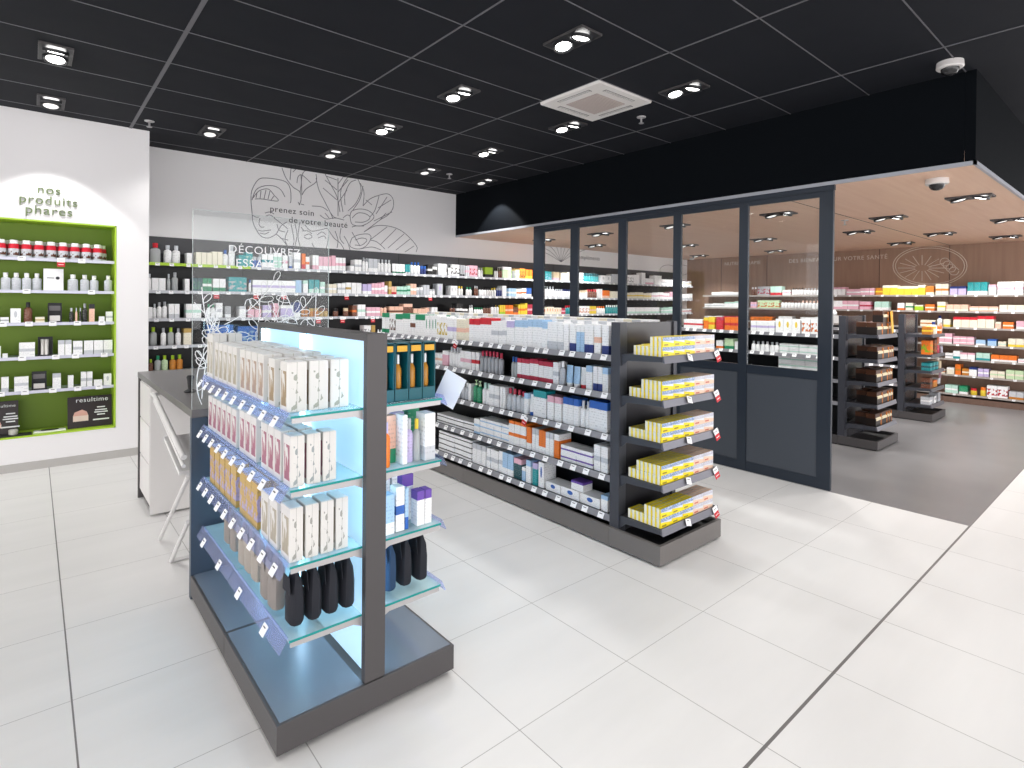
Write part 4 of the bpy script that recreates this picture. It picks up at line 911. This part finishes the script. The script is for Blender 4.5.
# right shelf 2, 3
ra = fmat
def rb(spec, w, d, h, x, y, si, extra=''): put(spec, w, d, h, (x, y, G1Z[si]+.0008), 0, g1s(si, 1), True, extra)
rb('b:orange:lilac', .032, .032, .17, 1.005, 1.975, 1); rb('c:peach:green:foot', .04, .04, .185, 1.045, 2.03, 1); rb('c:pink:mint:foot', .04, .04, .185, 1.005, 2.06, 1)
rb('c:white', .02, .06, .19, 1.078, 1.99, 1); rb('b:lilac:silver', .03, .03, .17, 1.108, 1.985, 1); rb('b:clear:yellow', .03, .03, .165, 1.142, 1.985, 1); rb('c:white:silver:foot', .046, .07, .185, 1.186, 1.99, 1); rb('c:white:lilac:top', .05, .05, .18, 1.11, 2.1, 1); rb('c:green:white:foot', .05, .05, .19, 1.18, 2.1, 1)
rb('c:pale_blue:white:foot', .045, .05, .15, 1.01, 1.98, 2); rb('c:white:blue:band', .035, .05, .17, 1.06, 1.985, 2); rb('c:pale_blue:blue:foot', .014, .05, .16, 1.088, 1.985, 2); rb('c:white:purple:top', .05, .04, .185, 1.135, 2.06, 2); rb('c:white:purple:top', .032, .05, .135, 1.15, 1.985, 2); rb('c:white:purple:top', .028, .05, .135, 1.184, 1.985, 2, ' beside it'); rb('c:white:silver:band', .05, .05, .17, 1.04, 2.1, 2)
for y in (2.25, 2.4, 2.7, 2.9):
    for si in (0, 1, 2):
        for x in (1.03, 1.12, 1.19): rb(random.choice(('c:white:teal:band', 'c:white:lilac:top', 'c:white:silver:band')), .06, .06, .16, x, y, si, ' further back')
t = MB(); t.box(-.048, .048, -.001, .001, -.075, .075, flat('card_pale', 'E3EAF6', .4)); o = t.build('paper_card', None, False, (1.29, 1.975, 1.135)); o.rotation_euler = (.25, .5, -.9); tag(o, 'tilted white paper card at right corner of lit gondola', 'card')

# ------------------------------------------------------------------ dark gondolas
def dark_gondola(x0, y0, y1, zs, ez, label, base_h=.122, side_tags=True, flags=(), step=.125):
    M_PL = flat('plinth_grey', '74706E', .4, .25, bump=400) if side_tags else M_DARK  # rear plinths take a darker copy: the room's dimness put into the colour
    w = .645; t = empty('display_gondola', (x0+w/2, (y0+y1)/2, 0), label, 'display shelving'); O = Vector((-x0-w/2, -(y0+y1)/2, 0))
    def bl(q, n_, p=None):
        o = q.build(n_, p or t)
        if p is None: o.location = O
        return o
    yp = y0+.34; top = 1.378
    # end plinth with open tray, side plinths
    def plinth(a, b):
        q = MB(); q.box(x0, x0+w, a, b, .012, base_h-.035, M_PL)
        q.box(x0, x0+.022, a, b, base_h-.035, base_h, M_PL); q.box(x0+w-.022, x0+w, a, b, base_h-.035, base_h, M_PL)
        if a == y0: q.box(x0+.022, x0+w-.022, a, a+.022, base_h-.035, base_h, M_PL)
        q.box(x0+.022, x0+w-.022, a+.022, b, base_h-.035, base_h-.033, M_BLACK); q.box(x0+.02, x0+w-.02, a+.02, b-.02 if b == y1 else b, .0005, .012, M_BLACK); bl(q, 'plinth')
    plinth(y0, yp+.04)
    n = max(1, round((y1-yp-.04)/1.33)); L = (y1-yp-.04)/n
    for k in range(n): plinth(yp+.042+k*L, yp+.04+(k+1)*L)
    bl(MB().box(x0+.022, x0+.09, yp-.015, yp+.055, base_h-.03, top, M_DARK2, .001), 'end_post'); bl(MB().box(x0+w-.06, x0+w-.022, yp-.012, yp+.05, base_h-.03, top, M_DARK2, .001), 'end_post')
    bl(MB().box(x0+.09, x0+w-.06, yp, yp+.03, base_h-.03, top-.004, flat('end_panel_dark', '3A3A3F', .25)), 'end_panel')
    bl(MB().box(x0+w/2-.012, x0+w/2+.012, yp+.056, y1-.01, base_h-.03, zs[0]+.03, M_BLACK), 'centre_panel')
    for z in ez:
        s = bl(MB().box(x0+.045, x0+w-.01, y0+.03, yp-.016, z-.014, z, M_DARK2), 'end_shelf')
        MB().prism([(y0+.022, z+.006), (y0+.03, z+.006), (y0+.03, z-.03), (y0+.012, z-.036)], x0+.042, x0+w-.005, M_STEEL if z < 0 else flat('shelf_edge_grey', '6E6E76', .35, .4), 'x').build('price_rail', s)
        for xx in (x0+.037, x0+w-.01): MB().prism([(y0+.03, z), (yp-.016, z), (yp-.016, z-.075), (yp-.06, z-.04), (y0+.03, z-.028)], xx, xx+.006, M_DARK2, 'x').build('bracket', s)
        if side_tags:
            o = inst(TAGM, 'price_tag', (x0+w*.45, y0+.008, z-.012), 0, s); o.rotation_euler = (-.4, .25, 0); o.scale = (1.1, 1, 1.1)
            o = inst(FLAGM, 'price_flag', (x0+w-.05, y0+.006, z-.02), 0, s); o.rotation_euler = (-.2, -.3, 0); o.scale = (.8, 1, .8); o['label'] = 'red and white promotion card'
    for si, z in enumerate(zs):
        a, b = yp+.06, y1-.02
        for side in (-1, 1):
            xi = x0+w/2+.0125*side; xo = x0+.045 if side < 0 else x0+w-.045; xa, xb = sorted((xi, xo))
            s = bl(MB().box(xa, xb, a, b, z-.016, z, M_DARK2), 'shelf')
            xr = xo-.008 if side < 0 else xo
            MB().prism([(xr, z+.004), (xr+.008, z+.004), (xr+.008, z-.03), (xr-.006 if side < 0 else xr+.014, z-.034)], a, b, flat('side_edge_grey', '96969C', .35, .3)).build('price_rail', s)
            if side < 0: add_tags(s, 0, x0+.028, a, b, z-.012, step, [yy for (k, yy) in flags if k == si], .5, 1.05)
    return t
G2Z, G2E = [1.168, .93, .672, .418, .175], [1.188, .935, .692, .448, .2]
dark_gondola(2.65, 1.9, 5.42, G2Z, G2E, 'long anthracite gondola with yellow cartons on its near end', flags=((0, 4.0), (2, 3.1)))
def g2(i): return f'{names[i]} side shelf, middle gondola'
XG = 2.70
row(0, XG, G2Z[0], g2(0), [(381, 388, 'c:white:green:ends', .06, .2), (388, 394, 'c:white:brown:picture', .06, .2), (394, 409, 'c:white:green:top', .06, .2), (409, 414, 'c:white:brown:band', .06, .2), (414, 424, 'c:white:green:top', .06, .2), (424, 436, 'c:white:green:emblem', .06, .2), (436, 446, 'c:white:yellow:picture', .07, .19), (446, 455, 'c:white:lilac:band', .06, .18), (455, 468, 'c:cream:peach:band', .06, .18), (468, 490, 'c:white:red:top', .06, .19), (490, 505, 'c:white:silver:band', .055, .18), (505, 513, 'c:white:lilac:top', .05, .18), (513, 546, 'c:white:pale_blue:top', .055, .195), (546, 562, 'c:white:silver:foot', .055, .19), (562, 568, 'c:white', .05, .18), (568, 575, 'c:white:navy:foot', .06, .185), (575, 583, 'c:pale_blue:white:top', .035, .18), (583, 592, 'c:white:navy:foot', .06, .185), (592, 600, 'c:white:peach:band', .06, .185), (600, 608, 'c:white:navy:foot', .06, .185)], .1, off=.01)
for i in range(44):
    y = 2.36+i*.066
    if y < 5.35: put(['c:white:silver:top', 'c:white', 'c:white:green:top', 'c:white:silver:top'][i % 4 if y > 4.2 else i % 2], .058, .1, .2 if y > 3.5 else .205, (2.86, y, G2Z[0]+.0006), -PI/2, g2(0), False, ' in second row')
for i in range(38):
    y = 2.36+i*.075
    if y < 5.3: put(['c:white:peach:band', 'c:white:silver:top', 'c:cream:white:foot'][i % 3], .07, .12, .215, (3.15, y, G2Z[0]+.0006), PI/2, 'top far side, middle gondola')
row(0, XG, G2Z[1], g2(1), [(433, 441, 'c:white:peach:band', .05, .1), (441, 447, 'c:pink:white:top', .05, .13), (447, 459, 'b:white:silver', .05, .17), (459, 470, 'c:white:pink:band', .06, .15), (470, 478, 'c:white:red:band', .05, .15), (478, 500, 'b:grey:crimson', .055, .17), (509, 515, 'b:clear:blue', .05, .15), (516, 537, 'c:white:crimson:ends', .055, .15), (537, 552, 'c:white:crimson:ends', .055, .145), (552, 557, 'c:white:silver:band', .05, .15), (557, 562, 'b:silver:white', .05, .16), (563, 577, 't:pale_blue:white', .06, .14), (577, 584, 't:white:red', .06, .14), (584, 592, 'c:white:pale_blue:top', .055, .155), (592, 601, 'c:white:navy:foot', .05, .155), (601, 608, 'c:white:pale_blue:top', .05, .155)], .09, split=True)
row(0, XG, G2Z[2], g2(2), [(440, 449, 'c:dark_teal:black:picture', .06, .16), (450, 459, 'c:grey:silver:foot', .07, .14), (459, 466, 'b:silver:white', .055, .14), (467, 470, 'c:white', .04, .14), (471, 479, 'p:green:pale_green', .07, .18), (480, 488, 'b:white:mint', .06, .17), (488, 498, 'c:white:silver:band', .08, .165), (499, 504, 'c:white', .045, .165), (505, 523, 'b:silver:crimson', .055, .165), (523, 527, 'c:white:pale_blue:top', .04, .155), (527, 532, 't:white:blue', .05, .15), (532, 545, 'c:white:teal:top', .12, .19), (546, 561, 'c:white:pink:top', .07, .17), (562, 578, 'c:white:blue:top', .055, .18), (578, 588, 'b:white:silver', .06, .175), (588, 607, 'c:white:blue:top', .085, .19)], .09, split=True)
row(0, XG, G2Z[3], g2(3), [(436, 473, 'c:white:black:band', .14, .038, 2), (473, 479, 'c:white:pale_blue:foot', .09, .06, 2), (479, 508, 'c:white:pale_blue:band', .1, .045, 3), (508, 525, 'c:white:orange:top', .075, .09, 2), (525, 531, 'c:orange:white:foot', .05, .165), (531, 538, 'c:white:silver:top', .05, .165), (538, 545, 'c:orange:white:foot', .055, .165), (545, 553, 'c:white:silver:top', .055, .165), (553, 559, 'c:orange:white:top', .05, .165), (560, 592, 'c:white:purple:band', .13, .052, 2), (593, 608, 'c:white:silver:band', .06, .165)], .12, split=True)
row(0, XG, G2Z[4], g2(4), [(438, 471, 'c:white:black:band', .13, .042, 4), (472, 485, 'c:white:silver:top', .07, .16), (486, 502, 'c:white:silver:band', .055, .16), (502, 513, 'c:pale_blue:white:foot', .07, .165), (513, 521, 'c:dark_teal:pink:top', .05, .15), (521, 525, 'c:pale_blue:white:top', .09, .1), (525, 531, 'c:white:pale_blue:top', .055, .165), (532, 537, 'c:teal:lilac:top', .05, .16), (537, 544, 'c:white:blue:emblem', .06, .18), (545, 560, 'c:white:blue:emblem', .14, .06), (560, 600, 'c:white:blue:emblem', .15, .062), (601, 608, 'c:white:pale_blue:top', .06, .1)], .12, split=True)
o = put('c:white:purple:top', .11, .09, .06, (2.775, 2.63, G2Z[4]+.064), -PI/2, g2(4), True, ' lying stacked above')
# yellow cartons on the end of the middle gondola
def yshelf(si): return f'{names[si]} end shelf, middle gondola'
YC, YC2 = 'c:yellow:blue:band', 'c:cream:red:band'
MATS['print_yellow_blue_band'] = None; del MATS['print_yellow_blue_band']
def yellow_mat(key, base, a, b2):
    m, t, b = nmat(key); n = NB(t); x, y, z = n.sep('Generated')
    wave = n.m('ADD', n.m('MULTIPLY', x, .25), n.m('SUBTRACT', z, .1)); lo = n.m('LESS_THAN', wave, .52); hi = n.m('MULTIPLY', n.m('GREATER_THAN', z, .62), n.m('GREATER_THAN', n.noise(n.comb(n.m('MULTIPLY', x, 12), n.m('MULTIPLY', z, 4), 0), 1.5, 1), .42))
    front = n.m('LESS_THAN', y, .06)
    c = n.mix(n.m('MULTIPLY', n.m('SUBTRACT', 1, lo), front), srgb(base), srgb('D9DEE4')); c = n.mix(n.m('MULTIPLY', n.m('MULTIPLY', hi, front), .85), c, srgb(a))
    r2 = n.m('MULTIPLY', n.m('MULTIPLY', n.m('LESS_THAN', z, .3), n.m('GREATER_THAN', z, .14)), n.m('MULTIPLY', n.m('GREATER_THAN', x, .1), n.m('LESS_THAN', x, .5)))
    c = n.mix(n.m('MULTIPLY', n.m('MULTIPLY', r2, front), .8), c, srgb(b2))
    side = n.m('MULTIPLY', n.m('LESS_THAN', x, .02), n.m('GREATER_THAN', y, .4)); c = n.mix(side, c, srgb('E8E6D8'))
    t.links.new(c, b.inputs['Base Color']); b.inputs['Roughness'].default_value = .35; return m
MY = yellow_mat('yellow_carton_print', 'F4DC14', '5B7DB4', '6B5A20'); MR = yellow_mat('red_yellow_carton_print', 'E9C8B0', 'B9B6C4', 'C23A20')
for nm, mm in (('y', MY), ('r', MR)):
    q = MB(); q.box(-.054, .054, -.0145, .0145, 0, .056, mm, .001); HERO[nm] = q.mesh('carton')
def ycart(kind, ix, iy, iz, si, z):
    x = 2.757+ix*.1105; y = 1.95+iy*.030
    o = inst(HERO[kind], 'medicine_carton', (x, y, z+.0006+iz*.0566), 0); o['category'] = 'carton'
    d = ('yellow' if kind == 'y' else 'pale red-printed')+' carton'+(['', ' in upper tier'][iz])+(f', row {["one", "two", "three", "four", "five", "six", "seven", "eight"][iy]}' if iy else ', front row')
    ITEMS.append((o, d, yshelf(si), upix(x, y, z)))
for si, z in enumerate(G2E):
    t2 = [(0, 3), (0, 5), (2, 4), (1, 6), (2, 4)][si]      # where the second tier starts in each shelf's left column, and its depth
    for ix in range(5):
        for iy in range(8):
            kind = 'y' if ix < 3 else 'r'
            if si == 0 and ix == 0 and iy > 6: continue
            if ix in (1, 2, 3, 4) and iy > 5 and si > 2: continue
            ycart(kind, ix, iy, 0, si, z)
            if iy < t2[1]: ycart(kind, ix, iy, 1, si, z)

G3Z = [1.165, .93, .69, .45]
dark_gondola(6.45, 1.98, 5.0, G3Z, [1.185, .93, .69, .46, .235], 'dark gondola with orange and black packs behind glass partition', .1, False)
dark_gondola(8.585, 2.02, 3.6, G3Z, [1.12, .86, .65, .42, .21], 'farther dark gondola beside the wooden wall shelves', .1, False)
def g3(i): return f'{names[i]} side shelf, rear gondola'
row(0, 6.5, G3Z[0], g3(0), [(683, 702, 'c:white:red:band', .13, .12), (703, 708, 'c:orange:yellow:top', .1, .15), (708, 714, 'c:yellow:orange:band', .1, .16), (715, 723, 'c:red:crimson:top', .1, .16), (724, 741, 'c:orange:red:band', .1, .16), (750, 774, 'c:white:lilac:band', .09, .13), (775, 800, 'c:white:yellow:emblem', .1, .16), (801, 819, 'c:white:orange:picture', .1, .17), ], .12)
row(0, 6.5, G3Z[1], g3(1), [(715, 723, 'c:white:orange:foot', .1, .1), (724, 733, 'c:pale_green:green:foot', .12, .13), (734, 741, 'c:white', .1, .1), (750, 778, 'b:white:silver', .07, .12), (779, 819, 'c:white:mint:band', .12, .055, 2)], .12)
row(0, 6.5, G3Z[2], g3(2), [(778, 819, 'c:white:mint:band', .14, .07, 3)], .12)
def coffee(x, y, z, w, h, si, lab_extra='', rz=0, gond='rear'):
    k = ('cof', round(w, 3), h)
    if k not in HERO:
        q = MB(); q.box(-w/2, w/2, -.05, .05, 0, h*.62, flat('pack_black', '1D1512', .35), .002); q.box(-w/2, w/2, -.045, .05, h*.62, h, flat('pack_brown', '4A2A18', .35), .002); a = q.mesh('pack')
        q = MB(); q.prism([(-.053, h*.45), (-.053, h*.62), (-.03, h*.8), (.0, h*.8), (.0, h*.45)], -w*.44, w*.44, flat('pack_cream', 'E6D9B8', .4), 'x'); b = q.mesh('flap')
        q = MB(); q.box(w*.36, w*.5+.001, -.052, .051, .0, h*.9, flat('pack_orange', 'C9751E', .4)); c = q.mesh('label')
        HERO[k] = (a, b, c)
    a, b, c = HERO[k]; o = inst(a, 'diet_pack', (x, y, z), rz); o['category'] = 'carton'; inst(b, 'flap', (0, 0, 0), 0, o); inst(c, 'label', (0, 0, 0), 0, o)
    ITEMS.append((o, 'black and orange carton'+lab_extra, f'{names[si]} end shelf of {gond} gondola', upix(x, y, z)))
for si, z in enumerate([1.185, .93, .69, .46, .235]):
    for i, (x, w) in enumerate(((6.62, .17), (6.80, .17), (6.925, .06), (6.995, .06))):
        x += .03 if si % 2 else 0
        coffee(x, 2.075, z+.0006, w, .13, si)
        if i != 2: coffee(x, 2.185, z+.0006, min(w, .1), .13, si, ' in second row')
        if si == 0 and i in (1, 3): coffee(x, 2.075, z+.1312, w, .12, si, ' stacked above')
o = MB().box(-.03, .03, -.002, .002, 0, .24, flat('banner_yellow', 'E9B02C', .45)).build('banner_strip', None, False, (6.93, 1.995, 1.20)); o.rotation_euler = (0, -.25, 0); tag(o, 'yellow banner strip leaning on orange packs of rear gondola', 'banner')
tag(MB().lathe([(.09, 0), (.1, .02), (.07, .05), (.01, .065)], M_TAGW, 20, sy=.7).build('paper_bag', None, True, (6.56, 2.5, 1.385)), 'rounded white item lying on top of the rear gondola', 'bag')
FAR = {0: [('c:amber:yellow:band', .1, .1), ('c:cream:yellow:top', .12, .1), ('b:white:navy', .08, .16), ('c:orange:cream:band', .09, .1)], 1: [('c:orange:lime:picture', .12, .18), ('c:brown:orange:picture', .12, .19), ('b:crimson:orange', .09, .15)],
       2: [('c:teal:dark_teal:band', .1, .1), ('c:teal:dark_teal:band', .1, .1), ('c:teal:dark_teal:band', .1, .1), ('c:beige', .1, .1)], 3: [('c:brown:black:band', .12, .14), ('c:amber:orange:top', .18, .09), ('c:silver:black:foot', .1, .1)], 4: [('c:silver:white:band', .13, .1), ('c:white:black:emblem', .12, .09), ('c:grey:silver:foot', .13, .12)]}
for si, z in enumerate([1.12, .86, .65, .42, .21]):
    for i, (sp, w, h) in enumerate(FAR[si]): put(sp, w, .1, h, (8.74+i*(.52/max(1, len(FAR[si])-.3)), 2.12, z+.0006), 0, f'{names[si]} end shelf of farthest gondola')
# clear hanging packs at the right corner of the farthest gondola
for i in range(6):
    q = MB(); q.box(-.035, .035, -.012, .012, -.12, 0, flat('pack_print_'+str(i), ['E8B7A0', 'D8743C', 'C7C3D8', 'EADFD6', 'C98FA0', 'B6AFC2'][i], .3)); q.box(-.04, .04, -.002, .002, -.125, .02, frosted('clear_plastic', 'DCDFE0', .55))
    o = q.build('hanging_pack', None, False, (9.285, 2.1+.03*(i % 2), 1.25-i*.155)); o.rotation_euler = (.0, .1, .3*(i % 3))
    tag(o, f'{["topmost", "second", "third", "fourth", "fifth", "lowest"][i]} clear blister pack hanging at farthest gondola corner', 'blister pack')

# ------------------------------------------------------------------ glazed partition
def partition():
    PX = XB+.012; t = empty('glass_partition', (PX, 3.6, 0), 'blue-black framed glass partition with solid lower panels', 'partition')
    O = Vector((-PX, -3.6, 0))
    def bl(q, n_, p=None):
        o = q.build(n_, p or t)
        if p is None: o.location = O
        return o
    posts = [1.862, 2.57, 3.272, 3.972, 4.70, 5.33]
    hw = [.058, .038, .042, .052, .066, .1]
    hw = [.054, .042, .045, .055, .062, .095]
    x0, x1 = PX-.015, PX+.015
    for y, h in zip(posts, hw): bl(MB().box(x0, x1, y-h, y+h, .001, 2.415, M_NAVY, .002), 'post')
    bl(MB().box(x0, x1, 1.802, 5.425, 2.416, 2.458, M_NAVY), 'top_beam')
    for k in range(5):
        a, b = posts[k]+hw[k]+.001, posts[k+1]-hw[k+1]-.001
        bl(MB().box(x0+.004, x1-.004, a, b, .88, .955, M_NAVY), 'sill'); bl(MB().box(x0+.002, x1-.002, a, b, .002, .085, M_NAVY), 'bottom_rail'); bl(MB().box(x0+.002, x1-.002, a, b, 2.372, 2.414, M_NAVY), 'head_rail')
        bl(MB().box(PX-.006, PX+.006, a, b, .086, .879, M_PANEL), 'lower_panel'); bl(MB().box(PX-.003, PX+.003, a, b, .956, 2.371, M_GLASS), 'glass_pane')
partition()
finish_labels()
